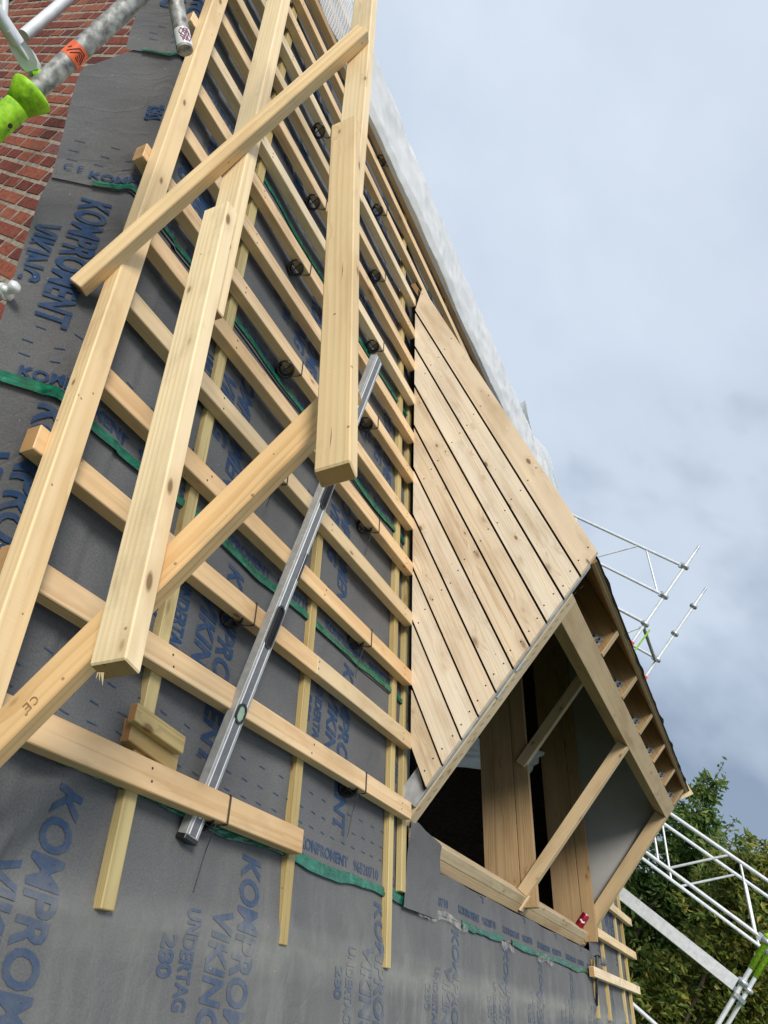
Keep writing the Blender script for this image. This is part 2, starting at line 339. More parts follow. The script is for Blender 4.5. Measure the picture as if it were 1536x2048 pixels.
def brick_mat():
    m, t, b = newmat('handmade_red_brick')
    ge = nd(t, 'ShaderNodeNewGeometry'); tcn = nd(t, 'ShaderNodeTexCoord')
    r = ramp(t, ge.outputs['Random Per Island'], [(0.0, (0.115, 0.034, 0.027)), (0.3, (0.185, 0.050, 0.035)), (0.65, (0.235, 0.068, 0.043)), (0.9, (0.29, 0.095, 0.055)), (1.0, (0.17, 0.070, 0.065))])
    n = nd(t, 'ShaderNodeTexNoise'); n.inputs['Scale'].default_value = 55; n.inputs['Detail'].default_value = 6; n.inputs['Roughness'].default_value = 0.7; t.links.new(tcn.outputs['Object'], n.inputs['Vector'])
    rr = ramp(t, n.outputs['Fac'], [(0.28, (0.45, 0.42, 0.42)), (0.5, (1, 1, 1)), (0.75, (1.25, 1.2, 1.15))])
    c = mixc(t, 1.0, r.outputs['Color'], rr.outputs['Color'], 'MULTIPLY')
    n3 = nd(t, 'ShaderNodeTexNoise'); n3.inputs['Scale'].default_value = 14; n3.inputs['Detail'].default_value = 7; t.links.new(tcn.outputs['Object'], n3.inputs['Vector'])
    mr = nd(t, 'ShaderNodeMapRange'); mr.inputs[1].default_value = 0.60; mr.inputs[2].default_value = 0.75; t.links.new(n3.outputs['Fac'], mr.inputs[0])
    c = mixc(t, math_(t, 'MULTIPLY', mr.outputs[0], 0.45), c, (0.30, 0.24, 0.19))
    t.links.new(c, b.inputs['Base Color']); b.inputs['Roughness'].default_value = 0.88
    b.inputs['Specular IOR Level'].default_value = 0.2
    bu = nd(t, 'ShaderNodeBump'); bu.inputs['Strength'].default_value = 0.8; bu.inputs['Distance'].default_value = 0.006
    t.links.new(n.outputs['Fac'], bu.inputs['Height']); t.links.new(bu.outputs[0], b.inputs['Normal'])
    return m
M['brick'] = brick_mat()

def tarp_mat(name, net=False):
    m, t, b = newmat(name)
    tcn = nd(t, 'ShaderNodeTexCoord')
    n = nd(t, 'ShaderNodeTexNoise'); n.inputs['Scale'].default_value = 5; n.inputs['Detail'].default_value = 5; n.inputs['Distortion'].default_value = 0.8; t.links.new(tcn.outputs['Object'], n.inputs['Vector'])
    b.inputs['Base Color'].default_value = (0.92, 0.93, 0.93, 1)
    b.inputs['Roughness'].default_value = 0.35
    bu = nd(t, 'ShaderNodeBump'); bu.inputs['Strength'].default_value = 0.30; bu.inputs['Distance'].default_value = 0.02
    t.links.new(n.outputs['Fac'], bu.inputs['Height']); t.links.new(bu.outputs[0], b.inputs['Normal'])
    tr = nd(t, 'ShaderNodeBsdfTranslucent'); tr.inputs['Color'].default_value = (0.86, 0.88, 0.88, 1); t.links.new(bu.outputs[0], tr.inputs['Normal'])
    mx = nd(t, 'ShaderNodeMixShader'); mx.inputs[0].default_value = 0.34
    out = [x for x in t.nodes if x.type == 'OUTPUT_MATERIAL'][0]
    t.links.new(b.outputs[0], mx.inputs[1]); t.links.new(tr.outputs[0], mx.inputs[2])
    if net:
        g = nd(t, 'ShaderNodeAttribute', attribute_name='gco'); sp = nd(t, 'ShaderNodeSeparateXYZ'); t.links.new(g.outputs['Vector'], sp.inputs[0])
        def grid(o):
            f = math_(t, 'FRACT', math_(t, 'MULTIPLY', o, 42.0)); return math_(t, 'LESS_THAN', f, 0.30)
        lines = math_(t, 'MAXIMUM', grid(sp.outputs[0]), grid(sp.outputs[1]))
        tp = nd(t, 'ShaderNodeBsdfTransparent'); mx2 = nd(t, 'ShaderNodeMixShader')
        t.links.new(math_(t, 'MULTIPLY_ADD', lines, 0.45, 0.45), mx2.inputs[0]); t.links.new(tp.outputs[0], mx2.inputs[1]); t.links.new(mx.outputs[0], mx2.inputs[2])
        t.links.new(mx2.outputs[0], out.inputs['Surface'])
    else:
        t.links.new(mx.outputs[0], out.inputs['Surface'])
    return m
M['tarp'] = tarp_mat('white_tarpaulin')
M['net'] = tarp_mat('scrim_tarpaulin', True)
def clear_mat():
    m, t, b = newmat('clear_film')
    b.inputs['Base Color'].default_value = (0.55, 0.53, 0.48, 1); b.inputs['Roughness'].default_value = 0.25
    tcn = nd(t, 'ShaderNodeTexCoord'); n = nd(t, 'ShaderNodeTexNoise'); n.inputs['Scale'].default_value = 22; n.inputs['Detail'].default_value = 5; t.links.new(tcn.outputs['Object'], n.inputs['Vector'])
    mr = nd(t, 'ShaderNodeMapRange'); mr.inputs[1].default_value = 0.35; mr.inputs[2].default_value = 0.68; mr.inputs[3].default_value = 0.04; mr.inputs[4].default_value = 0.50; t.links.new(n.outputs['Fac'], mr.inputs[0])
    tp = nd(t, 'ShaderNodeBsdfTransparent'); mx = nd(t, 'ShaderNodeMixShader'); t.links.new(mr.outputs[0], mx.inputs[0]); t.links.new(tp.outputs[0], mx.inputs[1]); t.links.new(b.outputs[0], mx.inputs[2])
    out = [x for x in t.nodes if x.type == 'OUTPUT_MATERIAL'][0]; t.links.new(mx.outputs[0], out.inputs['Surface'])
    return m
M['clear'] = clear_mat()

def leaf_mat(name, c0, c1, c2):
    m, t, b = newmat(name)
    ge = nd(t, 'ShaderNodeNewGeometry')
    r = ramp(t, ge.outputs['Random Per Island'], [(0.0, c0), (0.6, c1), (1.0, c2)])
    t.links.new(r.outputs['Color'], b.inputs['Base Color']); b.inputs['Roughness'].default_value = 0.45
    tr = nd(t, 'ShaderNodeBsdfTranslucent'); t.links.new(r.outputs['Color'], tr.inputs['Color'])
    mx = nd(t, 'ShaderNodeMixShader'); mx.inputs[0].default_value = 0.45
    out = [x for x in t.nodes if x.type == 'OUTPUT_MATERIAL'][0]
    t.links.new(b.outputs[0], mx.inputs[1]); t.links.new(tr.outputs[0], mx.inputs[2]); t.links.new(mx.outputs[0], out.inputs['Surface'])
    return m
M['leaf_dark'] = leaf_mat('dark_green_leaves', (0.055, 0.125, 0.030), (0.135, 0.225, 0.050), (0.26, 0.31, 0.08))
M['leaf_olive'] = leaf_mat('olive_leaves', (0.090, 0.160, 0.032), (0.215, 0.255, 0.048), (0.44, 0.37, 0.08))
M['wrap'] = plain('grey_foil_wrap', (0.34, 0.345, 0.35), 0.5, 0, 0.35, 16, 0.4)
M['grass'] = plain('lawn', (0.05, 0.09, 0.025), 0.9, 0, 0.4, 2.0, 0.5)

# ------------------------------------------------------------------ object helpers
def tag(o, label=None, cat=None, group=None, kind=None):
    if label: o['label'] = label
    if cat: o['category'] = cat
    if group: o['group'] = group
    if kind: o['kind'] = kind
    return o
def link(name, me, mat, parent=None, loc=None):
    o = bpy.data.objects.new(name, me); COL.objects.link(o)
    if mat is not None:
        for mm in (mat if isinstance(mat, (list, tuple)) else [mat]): me.materials.append(mm)
    if loc is not None: o.location = loc
    if parent is not None:
        o.parent = parent
        o.location = (loc if loc is not None else V((0, 0, 0))) - world_loc(parent)
    return o
def world_loc(o):
    p = V(o.location)
    while o.parent is not None:
        o = o.parent; p = p + V(o.location)
    return p
def empty(name, loc, label=None, cat=None, group=None):
    o = bpy.data.objects.new(name, None); COL.objects.link(o); o.location = loc; o.empty_display_size = 0.05
    return tag(o, label, cat, group)

class MB:
    """collects shapes in world coordinates; build() links them as one mesh object"""
    def __init__(s): s.v = []; s.f = []; s.g = []; s.mi = []; s.sm = []
    def add(s, vs, fs, g=None, mi=0, smooth=False):
        k = len(s.v); s.v += [V(x) for x in vs]; s.g += (g if g is not None else [V(x) for x in vs])
        s.f += [[k + a for a in q] for q in fs]; s.mi += [mi] * len(fs); s.sm += [smooth] * len(fs)
    def box(s, o, a, b, c, bev=0.0018, mi=0, off=None, skew=None, end=None):
        """box spanned from corner o by vectors a (length, grain), b, c"""
        if off is None: off = V((random.uniform(-9, 9), random.uniform(-.05, .05), random.uniform(-.03, .03)))
        bm = bmesh.new()
        la, lb, lc = a.length, b.length, c.length
        vv = {}
        for x in (0, 1):
            for y in (0, 1):
                for z in (0, 1): vv[x, y, z] = bm.verts.new((x * la, y * lb, z * lc))
        for q in (((0,0,0),(0,0,1),(0,1,1),(0,1,0)), ((1,0,0),(1,1,0),(1,1,1),(1,0,1)), ((0,0,0),(1,0,0),(1,0,1),(0,0,1)), ((0,1,0),(0,1,1),(1,1,1),(1,1,0)), ((0,0,0),(0,1,0),(1,1,0),(1,0,0)), ((0,0,1),(1,0,1),(1,1,1),(0,1,1))):
            bm.faces.new([vv[k] for k in q])
        if bev: bmesh.ops.bevel(bm, geom=bm.edges[:], offset=min(bev, la * .3, lb * .3, lc * .3), segments=1, affect='EDGES')
        bm.verts.ensure_lookup_table(); bm.verts.index_update()
        ua, ub, uc = a / la, b / lb, c / lc
        L0 = [V(x.co) for x in bm.verts]
        W0 = [o + ua * x.x + ub * x.y + uc * x.z for x in L0]
        if skew: W0 = [skew(w, l) for w, l in zip(W0, L0)]
        s.add(W0, [[x.index for x in f.verts] for f in bm.faces], [V((x.x, x.y - lb * .5, x.z)) + off for x in L0], mi)
        if end is not None:
            k0 = len(s.mi) - len(bm.faces)
            for n_, f in enumerate(bm.faces):
                xs = [v.co.x for v in f.verts]
                if max(xs) - min(xs) < 1e-5: s.mi[k0 + n_] = end
        bm.free()
    def tube(s, p0, p1, r, n=14, caps=True, mi=0, r1=None):
        d = (p1 - p0); u = d.normalized(); x = u.orthogonal().normalized(); y = u.cross(x); r1 = r if r1 is None else r1
        vs = []
        for p, rr in ((p0, r), (p1, r1)):
            for k in range(n):
                a = 2 * math.pi * k / n; vs.append(p + x * (math.cos(a) * rr) + y * (math.sin(a) * rr))
        s.add(vs, [[k, (k + 1) % n, n + (k + 1) % n, n + k] for k in range(n)], None, mi, True)
        if caps: s.add(vs, [list(range(n))[::-1], list(range(n, 2 * n))], None, mi)
    def path(s, pts, r, n=6, mi=0):
        for a, b in zip(pts[:-1], pts[1:]): s.tube(a, b, r, n, True, mi)
    def ring(s, p, ax, r, rr, n=20, m=6, mi=0):
        u = ax.normalized(); x = u.orthogonal().normalized(); y = u.cross(x); vs = []; fs = []
        for k in range(n):
            a = 2 * math.pi * k / n; c = x * math.cos(a) + y * math.sin(a)
            for j in range(m):
                b = 2 * math.pi * j / m; vs.append(p + c * (r + rr * math.cos(b)) + u * (rr * math.sin(b)))
        for k in range(n):
            for j in range(m): fs.append([k * m + j, ((k + 1) % n) * m + j, ((k + 1) % n) * m + (j + 1) % m, k * m + (j + 1) % m])
        s.add(vs, fs, None, mi, True)
    def lathe(s, p, ax, prof, n=20, mi=0):
        u = ax.normalized(); x = u.orthogonal().normalized(); y = u.cross(x); vs = []; fs = []; m = len(prof)
        for k in range(n):
            a = 2 * math.pi * k / n; c = x * math.cos(a) + y * math.sin(a)
            for (r, z) in prof: vs.append(p + c * r + u * z)
        for k in range(n):
            for j in range(m - 1): fs.append([k * m + j, ((k + 1) % n) * m + j, ((k + 1) % n) * m + j + 1, k * m + j + 1])
        s.add(vs, fs, None, mi, True)
    def prism(s, poly, d, mi=0, g=None):
        n = len(poly); vs = list(poly) + [p + d for p in poly]
        fs = [list(range(n))[::-1], list(range(n, 2 * n))] + [[k, (k + 1) % n, n + (k + 1) % n, n + k] for k in range(n)]
        s.add(vs, fs, g, mi)
    def build(s, name, mat, parent=None, loc=None):
        if loc is None: loc = sum(s.v, V((0, 0, 0))) / max(1, len(s.v))
        me = bpy.data.meshes.new(name)
        me.from_pydata([x - loc for x in s.v], [], s.f)
        at = me.attributes.new('gco', 'FLOAT_VECTOR', 'POINT')
        at.data.foreach_set('vector', [c for x in s.g for c in x])
        me.polygons.foreach_set('material_index', s.mi)
        me.polygons.foreach_set('use_smooth', s.sm)
        bm = bmesh.new(); bm.from_mesh(me); bmesh.ops.recalc_face_normals(bm, faces=bm.faces[:]); bm.to_mesh(me); bm.free()
        me.update()
        return link(name, me, mat, parent, loc)
# ------------------------------------------------------------------ ground
def grid_sheet(fn, us, vs_, hole=None):
    V_, G_, idx, F_ = [], [], {}, []
    for a, u in enumerate(us):
        for b_, v in enumerate(vs_):
            idx[a, b_] = len(V_); p, g = fn(u, v); V_.append(p); G_.append(g)
    for a in range(len(us) - 1):
        for b_ in range(len(vs_) - 1):
            if hole and hole((us[a] + us[a + 1]) / 2, (vs_[b_] + vs_[b_ + 1]) / 2): continue
            F_.append([idx[a, b_], idx[a + 1, b_], idx[a + 1, b_ + 1], idx[a, b_ + 1]])
    used = sorted({k for q in F_ for k in q}); mp = {k: n for n, k in enumerate(used)}
    return [V_[k] for k in used], [G_[k] for k in used], [[mp[k] for k in q] for q in F_]
def frange(a, b, st):
    n = max(1, round((b - a) / st)); return [a + (b - a) * k / n for k in range(n + 1)]
gm = MB()
gm.add([V((-300, -300, 0)), V((300, -300, 0)), V((300, 300, 0)), V((-300, 300, 0))], [[0, 1, 2, 3]])
tag(gm.build('ground', M['grass'], loc=V((0, 0, 0))), kind='structure')

# ------------------------------------------------------------------ the house under its new roof
HW, HE = 0.99, 9.36                       # gable wall face, far gable
RIDGE = 5.62
house = empty('brick_house', WC(HW, 2.0, -CZ), 'old red brick house whose steep roof is stripped to grey underlay and battens', 'house')
# gable wall, every brick laid: stretcher and header courses alternate
def under_roof(i, z, d=1.44):
    n = -i * math.sin(PIT) + z * math.cos(PIT); return n < -d
ib = RIDGE * SV.y + DM * math.sin(PIT)    # ridge line, inward
bk = MB(); course = 0.0668
z0 = 1.03 - 1.0 * 0 - 90 * course
rnd = random.Random(3)
for c in range(0, 145):
    z = z0 + c * course - 0.9
    hd = (c % 2 == 0)
    wd = 0.118 if hd else 0.238
    off = (0.0 if hd else 0.06) + rnd.uniform(-.012, .012)
    k = 0
    i = 0.70 + off
    near = -0.2 < z < 2.6
    while i < 9.2:
        a, b_ = i + .0075, i + wd - .0075
        im = (a + b_) / 2
        ii = im if im < ib else 2 * ib - im
        if -CZ < z and under_roof(ii, z + course) and (0.70 < im < 2 * ib - .7):
            j = (lambda: rnd.uniform(-.0035, .0035)) if near else (lambda: 0.0)
            pr = rnd.uniform(-.0012, .0012)
            y0, y1 = z + .0082, z + course - .0082
            o = []
            for (p, q) in ((a, y0), (b_, y0), (b_, y1), (a, y1)):
                o.append((p + j(), q + j()))
            ci, cz = (a + b_) / 2, (y0 + y1) / 2
            F = [WC(HW + pr, ci + (p - ci) * .97, cz + (q - cz) * .93) for p, q in o]
            B = [WC(HW + .010, p, q) for p, q in o]
            bk.add(F + B, [[3, 2, 1, 0], [0, 1, 5, 4], [1, 2, 6, 5], [2, 3, 7, 6], [3, 0, 4, 7]])
        i += wd
wall = bk.build('gable_wall', M['brick'], house)
mo = MB()
def gpoly(h):
    e0 = 0.70
    def zt(i): return (i * math.sin(PIT) - 1.42) / math.cos(PIT)
    return [WC(h, e0, -CZ), WC(h, 2 * ib - e0, -CZ), WC(h, 2 * ib - e0, zt(e0)), WC(h, ib, zt(ib)), WC(h, e0, zt(e0))]
mo.prism(gpoly(HW + .0022), HX * 0.30)
mo.build('mortar', M['mortar'], wall)
fm = MB(); fm.prism(gpoly(HE - .3), HX * 0.30); fm.build('far_gable', M['mortar'], house)
fw = MB(); zt0 = (0.70 * math.sin(PIT) - 1.42) / math.cos(PIT)
fw.box(WC(HW + .32, 0.70, -CZ), HX * (HE - HW - .65), ZX * (CZ + zt0), IX * .3, 0)
fw.box(WC(HW + .32, 2 * ib - 1.0, -CZ), HX * (HE - HW - .65), ZX * (CZ + zt0), IX * .3, 0)
fw.build('eaves_wall', M['mortar'], house)
br_ = MB()
rp = RC(0, RIDGE, -1.42) - CAM
ep = V((0, 2 * ib - .5, (0.5 * math.sin(PIT) - 1.42) / math.cos(PIT)))
br_.box(WC(HW - .1, rp.y, rp.z), HX * (HE - HW + .15), V((0, ep.y - rp.y, ep.z - rp.z)), V((0, -.03, -.03)), 0)
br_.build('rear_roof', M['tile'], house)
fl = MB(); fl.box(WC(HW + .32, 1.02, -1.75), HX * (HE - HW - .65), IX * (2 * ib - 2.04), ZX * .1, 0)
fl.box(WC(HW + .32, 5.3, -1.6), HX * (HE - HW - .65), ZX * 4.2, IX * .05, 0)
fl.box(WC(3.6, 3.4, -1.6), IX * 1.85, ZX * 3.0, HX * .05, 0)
fl.build('attic_floor', M['attic_shade'], house)  # floor and inner walls of a dark box, shade painted in
# old rafters seen through the dormer opening, each with a furring strip on top; attic dimness is in their colour
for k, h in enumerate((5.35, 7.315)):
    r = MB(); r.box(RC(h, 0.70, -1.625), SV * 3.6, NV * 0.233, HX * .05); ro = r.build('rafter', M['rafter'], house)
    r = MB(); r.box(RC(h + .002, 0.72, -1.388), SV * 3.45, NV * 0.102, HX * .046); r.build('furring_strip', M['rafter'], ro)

# ------------------------------------------------------------------ underlay membrane, lapped in courses
def wave(h, s):
    w = 0.0
    h = h if h > 0.2 else 0.2
    ph = (h - 1.545) / 0.797
    w -= 0.010 * (0.5 - 0.5 * math.cos(2 * math.pi * ph)) * (1 if h > 1.2 else 0.3)
    w += 0.010 * noise.noise(V((h * 1.1, s * 1.7, 3.1))) + 0.005 * noise.noise(V((h * 3.1, s * 4.2, 7.7)))
    if s < 0.75:                                    # loose billows below the lowest batten
        k = min(1, (0.75 - s) / 0.45)
        w += k * 0.020 * noise.noise(V((h * 0.9 + s * 1.2, s * 2.2 - h * .6, 1.3)))
        d = (h - 1.20) * 0.75 - (s - 0.33) * 0.66      # diagonal fold at the near corner
        w += 0.030 * math.exp(-(d / .045) ** 2) * math.exp(-((h - 1.22) / .30) ** 2)
        d2 = s - (0.245 - 0.03 * math.sin(h * 1.4)) - .02 * noise.noise(V((h * 2, 0, 5)))
        w += 0.016 * math.exp(-(d2 / .03) ** 2) * (0.5 + 0.5 * noise.noise(V((h * 1.3, 2, 2))))
    if h < 0.96:
        t = 0.96 - h
        w -= 0.14 * t * t + 0.03 * t * noise.noise(V((s * 3.0, h * 2, 9)))
    return w
CURT = {}
def lift(k, s, s0, s1):                              # each course laps over the one below
    return 0.002 + 0.006 * max(0.0, 1 - (s - s0) / 0.12)
def mem(k, h, s, s0, s1, extra=0.0):
    n = -DM + wave(h, s) + lift(k, s, s0, s1) + extra
    if h < 0.99: s = s - (0.5 + 0.65 * max(0.0, s - 1.3)) * (0.99 - h) * min(1.0, (0.99 - h) / .06)    # free ends sag over the gable
    return RC(h, s, n)
def dormer_hole(h, s): return 3.40 < h < 7.44 and 0.66 < s < 3.95
COURSES = [(-1.05, 0.56), (0.485, 1.40), (1.31, 2.27), (2.195, 3.15), (3.08, 4.02), (3.94, 4.88), (4.80, RIDGE)]
WORDS = ['lowest', 'second', 'third', 'fourth', 'fifth', 'sixth', 'topmost']
def left_edge(k, s):
    if k == 0: return 0.80
    if k == 1: return 0.78
    if k == 2: return 0.768 - .035 * max(0, min(1, (s - 1.5) / .6))
    if k == 3:
        e = 0.732 - .05 * max(0, min(1, (s - 2.2) / .6))
        if s > 2.90: e += (s - 2.90) * .62
        return e
    if k == 4: return 0.775 - .02 * (s - 3.0) / .5
    return 0.80
# stencils for the printed lettering
GLY = {}
def glyphs(txt, shear=0.0, bold=0.03):
    key = (txt, shear, bold)
    if key in GLY: return GLY[key]
    cu = bpy.data.curves.new('stencil', 'FONT'); cu.body = txt; cu.shear = shear; cu.offset = bold; cu.resolution_u = 3; cu.fill_mode = 'FRONT'
    ob = bpy.data.objects.new('stencil', cu); COL.objects.link(ob)
    dg = bpy.context.evaluated_depsgraph_get(); me = bpy.data.meshes.new_from_object(ob.evaluated_get(dg))
    bm = bmesh.new(); bm.from_mesh(me); bmesh.ops.remove_doubles(bm, verts=bm.verts[:], dist=1e-4); bmesh.ops.triangulate(bm, faces=bm.faces[:])
    for _ in range(4):
        ed = [e for e in bm.edges if e.calc_length() > .16]
        if not ed or len(bm.verts) > 6000: break
        bmesh.ops.subdivide_edges(bm, edges=ed, cuts=1); bmesh.ops.triangulate(bm, faces=bm.faces[:])
    vs = [(v.co.x, v.co.y) for v in bm.verts]; bm.verts.index_update(); fs = [[v.index for v in f.verts] for f in bm.faces]
    x0 = min(a for a, b in vs); x1 = max(a for a, b in vs); y0 = min(b for a, b in vs); y1 = max(b for a, b in vs)
    vs = [((a - x0) / (x1 - x0), (b - y0) / (y1 - y0)) for a, b in vs]
    bm.free(); bpy.data.objects.remove(ob); bpy.data.curves.remove(cu); bpy.data.meshes.remove(me)
    GLY[key] = (vs, fs); return GLY[key]
sheets = []
for k, (s0, s1) in enumerate(COURSES):
    right = 9.40 if k in (0, 1, 5, 6) else 3.42
    us = frange(0.0, 1.0, 1 / (420 if right > 5 else 150)); ss = frange(s0, s1, 0.02)
    def fn(u, s, k=k, s0=s0, s1=s1):
        le = left_edge(k, s); h = le + (right - le) * (u ** 1.25)
        return mem(k, h, s, s0, s1), V((h, s, 0))
    def hole(u, s, k=k):
        le = left_edge(k, s); return dormer_hole(le + (right - le) * (u ** 1.25), s)
    vs, gs, fs = grid_sheet(fn, us, ss, hole)
    mb = MB(); mb.add(vs, fs, gs, 0, True)
    o = mb.build('underlay_sheet', M['membrane'])
    lab = {0: 'dusty lowest grey underlay sheet along the eaves with big blue lettering below the batten ends',
           1: 'grey underlay sheet second from the eaves, lapped over the lowest sheet behind the metal level',
           2: 'grey underlay sheet hanging over the bricks, one complete big blue word on its loose end',
           3: 'grey underlay sheet with a rounded blank top corner hanging over the brick gable',
           4: 'grey underlay sheet hanging beside the round sticker-marked tube end, fifth from the eaves',
           5: 'grey underlay sheet behind the upper crossing timbers, sixth from the eaves',
           6: 'topmost grey underlay strip, tucked under the white tarpaulin at the ridge'}[k]
    tag(o, lab, 'underlay', 'grey underlay sheets on the roof'); sheets.append(o)
    # print: every block of lettering a piece of its own
    pm = MB()
    def put(txt, org_h, org_s, length, height, rot, shear=0.0, bold=0.03):
        gv, gf = glyphs(txt, shear, bold)
        pts = []
        for x, y in gv:
            if rot: h, s = org_h + (y - .5) * height, org_s - x * length      # reads down the slope
            else: h, s = org_h + x * length, org_s + y * height               # reads along the eaves
            pts.append((h, s))
        ok = lambda h, s: s0 + .004 < s < s1 - .004 and left_edge(k, s) + .004 < h < right - .02 and not dormer_hole(h, s)
        keep = [q for q in gf if all(ok(*pts[a]) for a in q)]
        if not keep: return
        used = sorted({a for q in keep for a in q}); mp = {a: n for n, a in enumerate(used)}
        W0 = [mem(k, *pts[a], s0, s1, (.0040 if pts[a][0] < 1.0 else 0.0020)) for a in used]
        pm.add(W0, [[mp[a] for a in q] for q in keep], [V((pts[a][0], pts[a][1], 0)) for a in used], 0, False)
    def flush(name='printed_lettering'):
        global pm_
        if pm.f: pm.build(name, M['print'], o)
        pm.v.clear(); pm.f.clear(); pm.g.clear(); pm.mi.clear(); pm.sm.clear()
    def block(h, s, wl=0.64, hh=0.100):
        put('KOMPROMENT', h, s, wl, hh, True, 0.14, 0.030)
        put('VIKING', h - hh * 1.15, s - .16, wl * .46, hh * .95, True, 0.14, 0.032)
        put('UNDERTAG', h - hh * 2.45, s - .172, wl * .36, hh * .60, True, 0.0, 0.035)
        put('280', h - hh * 3.30, s - .24, wl * .15, hh * .63, True, 0.0, 0.035)
        flush()
    if k == 0:
        for h in (1.345, 2.135, 3.08, 3.95, 4.84, 5.67, 6.52, 7.38, 8.25, 9.1): block(h, .445)
        for h in (1.28, 2.72, 3.52): block(h, -0.46)
    else:
        ph = {1: 0.98, 2: 0.865, 3: 1.28, 4: 0.98, 5: 1.12, 6: 1.3}[k]
        top = {1: 1.285, 2: 2.12, 3: 3.0, 4: 3.93, 5: 4.78, 6: 5.5}[k]
        h = ph
        while h < min(9.3, right):
            if k == 2 and h < 1.0: block(h + .018, 2.13, .58, .100)
            elif k == 3: block(h, top - .05, .62)
            else: block(h, top, .66)
            h += 0.86
        h = {1: 0.80, 2: 0.85, 3: 0.825, 4: 0.95, 5: 1.0, 6: 0.9}[k]
        if k == 3: put('C E', .748, s0 + .055, .055, .034, False, 0.0, 0.0); flush()
        while h < min(9.2, right):
            put('KOMPROMENT   96520710', h, s0 + .036, .66, .040, False, 0.0, 0.03); flush()
            h += .80
        for row in (0.115, 0.165, 0.225):
            h = 0.74
            while h < 3.35:
                a = h + rnd.uniform(0, .012)
                if a > left_edge(k, s0 + row) + .01 and not dormer_hole(a, s0 + row):
                    q = [(a, s0 + row), (a + .030, s0 + row - .003), (a + .030, s0 + row + .0005), (a, s0 + row + .0035)]
                    pm.add([mem(k, x, y, s0, s1, .0018) for x, y in q], [[0, 1, 2, 3]], [V((x, y, 0)) for x, y in q])
                h += .086 + .02 * (row > .2)
        flush('dash_print')
# the underlay beyond the dormer
vs, gs, fs = grid_sheet(lambda h, s: (mem(2, h, s, 1.31, 4.02), V((h, s, 0))), frange(7.44, 9.40, .03), frange(1.31, 4.02, .04))
mb = MB(); mb.add(vs, fs, gs, 0, True)
tag(mb.build('underlay_sheet', M['membrane']), 'grey underlay on the narrow strip of roof beyond the dormer, behind the short battens', 'underlay', 'grey underlay sheets on the roof')
# torn, spread membrane flap on the sill corner and the rolled flap at the far end of the sill
def flap(name, q, th, lab, parent=None):
    pass

# ------------------------------------------------------------------ green tapes on the laps
def tape(k, h0, h1, base, lab, width=.055, holes=(), amp=.018):
    hs = frange(h0, h1, .018); mb = MB()
    n_ = 6
    def cen(h): return base + amp * noise.noise(V((h * 2.2, base * 3, 1))) + .006 * noise.noise(V((h * 9, base, 4)))
    vs, gs, fs = [], [], []
    for a, h in enumerate(hs):
        w = width * .66 * (0.85 + .5 * noise.noise(V((h * 3.0, base, 8))))
        for j in range(n_ + 1):
            s = cen(h) + (j / n_ - .5) * w
            bump = .006 + .010 * abs(noise.noise(V((h * 14, j * .9, base * 5)))) * math.sin(math.pi * j / n_)
            vs.append(mem(k, h, s, COURSES[k][0], COURSES[k][1], bump)); gs.append(V((h, s, 0)))
    for a in range(len(hs) - 1):
        if any(x0 < hs[a] < x1 for x0, x1 in holes): continue
        for j in range(n_):
            b0 = a * (n_ + 1) + j; fs.append([b0, b0 + n_ + 1, b0 + n_ + 2, b0 + 1])
    mb.add(vs, fs, gs, 0, True)
    return tag(mb.build('lap_tape', M['tape']), lab, 'tape', 'green tapes on the underlay laps')
tape(1, 1.28, 9.3, 0.487, 'crumpled green tape along the lowest underlay lap, below the bottom batten', .06, ((3.62, 4.02), (4.75, 4.95)))
tape(2, 0.80, 3.24, 1.325, 'creased green tape on the second underlay lap up, crossing behind the leaning level', .047)
tape(3, 0.84, 3.24, 2.215, 'green tape on the third underlay lap up, running under the long crossing timbers', .05)
tape(4, 1.5, 3.24, 3.125, 'green tape on the fourth lap up, visible behind the thick middle timber', .055, (), .012)
tape(4, 0.82, 1.02, 3.085, 'short shiny green tape on the lap beside the stickered tube end', .045)
tape(5, 1.05, 1.35, 3.97, 'short green tape strip on the lap near the top left battens', .05)

# ------------------------------------------------------------------ timber on the roof
def timber(name, o, a, b, c, mat, lab=None, cat='timber', group=None, bev=.0025, parent=None):
    mb = MB(); mb.box(o, a, b, c, bev, end=1)
    ob = mb.build(name, [mat, M['endgrain']], parent, o + a * .5)
    if lab: tag(ob, lab, cat, group)
    return ob
GB = 'horizontal roof battens'
def batten(h0, h1, s_up, lab, mat=None, wd=.071, tilt=0.0, th=.044):
    nl_ = MB()
    for hc in (1.524, 2.322, 3.127, 0.985):
        if h0 + .01 < hc < h1 - .01:
            for ds in (.020, .050):
                p = RC(hc + rnd.uniform(-.010, .010), s_up - wd + ds + rnd.uniform(-.006, .006), -DB); nl_.tube(p - NV * .002, p + NV * .0006, .0036, 8)
    o_ = batten_(h0, h1, s_up, lab, mat, wd, tilt, th)
    if nl_.f: nl_.build('nail_head', M['ink'], o_)
    return o_
def batten_(h0, h1, s_up, lab, mat, wd, tilt, th):
    return timber('roof_batten', RC(h0, s_up - wd, -DB - th), HX * (h1 - h0) + SV * tilt, SV * wd, NV * th, mat or M['batten'], lab, 'batten', GB)
batten(0.96, 1.870, 0.553, 'short orange lowest batten, its left piece, covering the foot of the metal level', wd=.074)
batten(1.8735, 2.306, 0.553, 'short right end piece of the lowest batten, beyond the thin black wire', wd=.074)
batten(0.955, 2.755, 0.853, 'left piece of the second batten up, the leaning level rests across it', tilt=.004)
batten(2.7585, 3.232, 0.857, 'right end piece of the second batten up, between black wire and dormer')
batten(0.915, 2.300, 1.154, 'orange left piece of the third batten up, ending in a butt joint', tilt=.002)
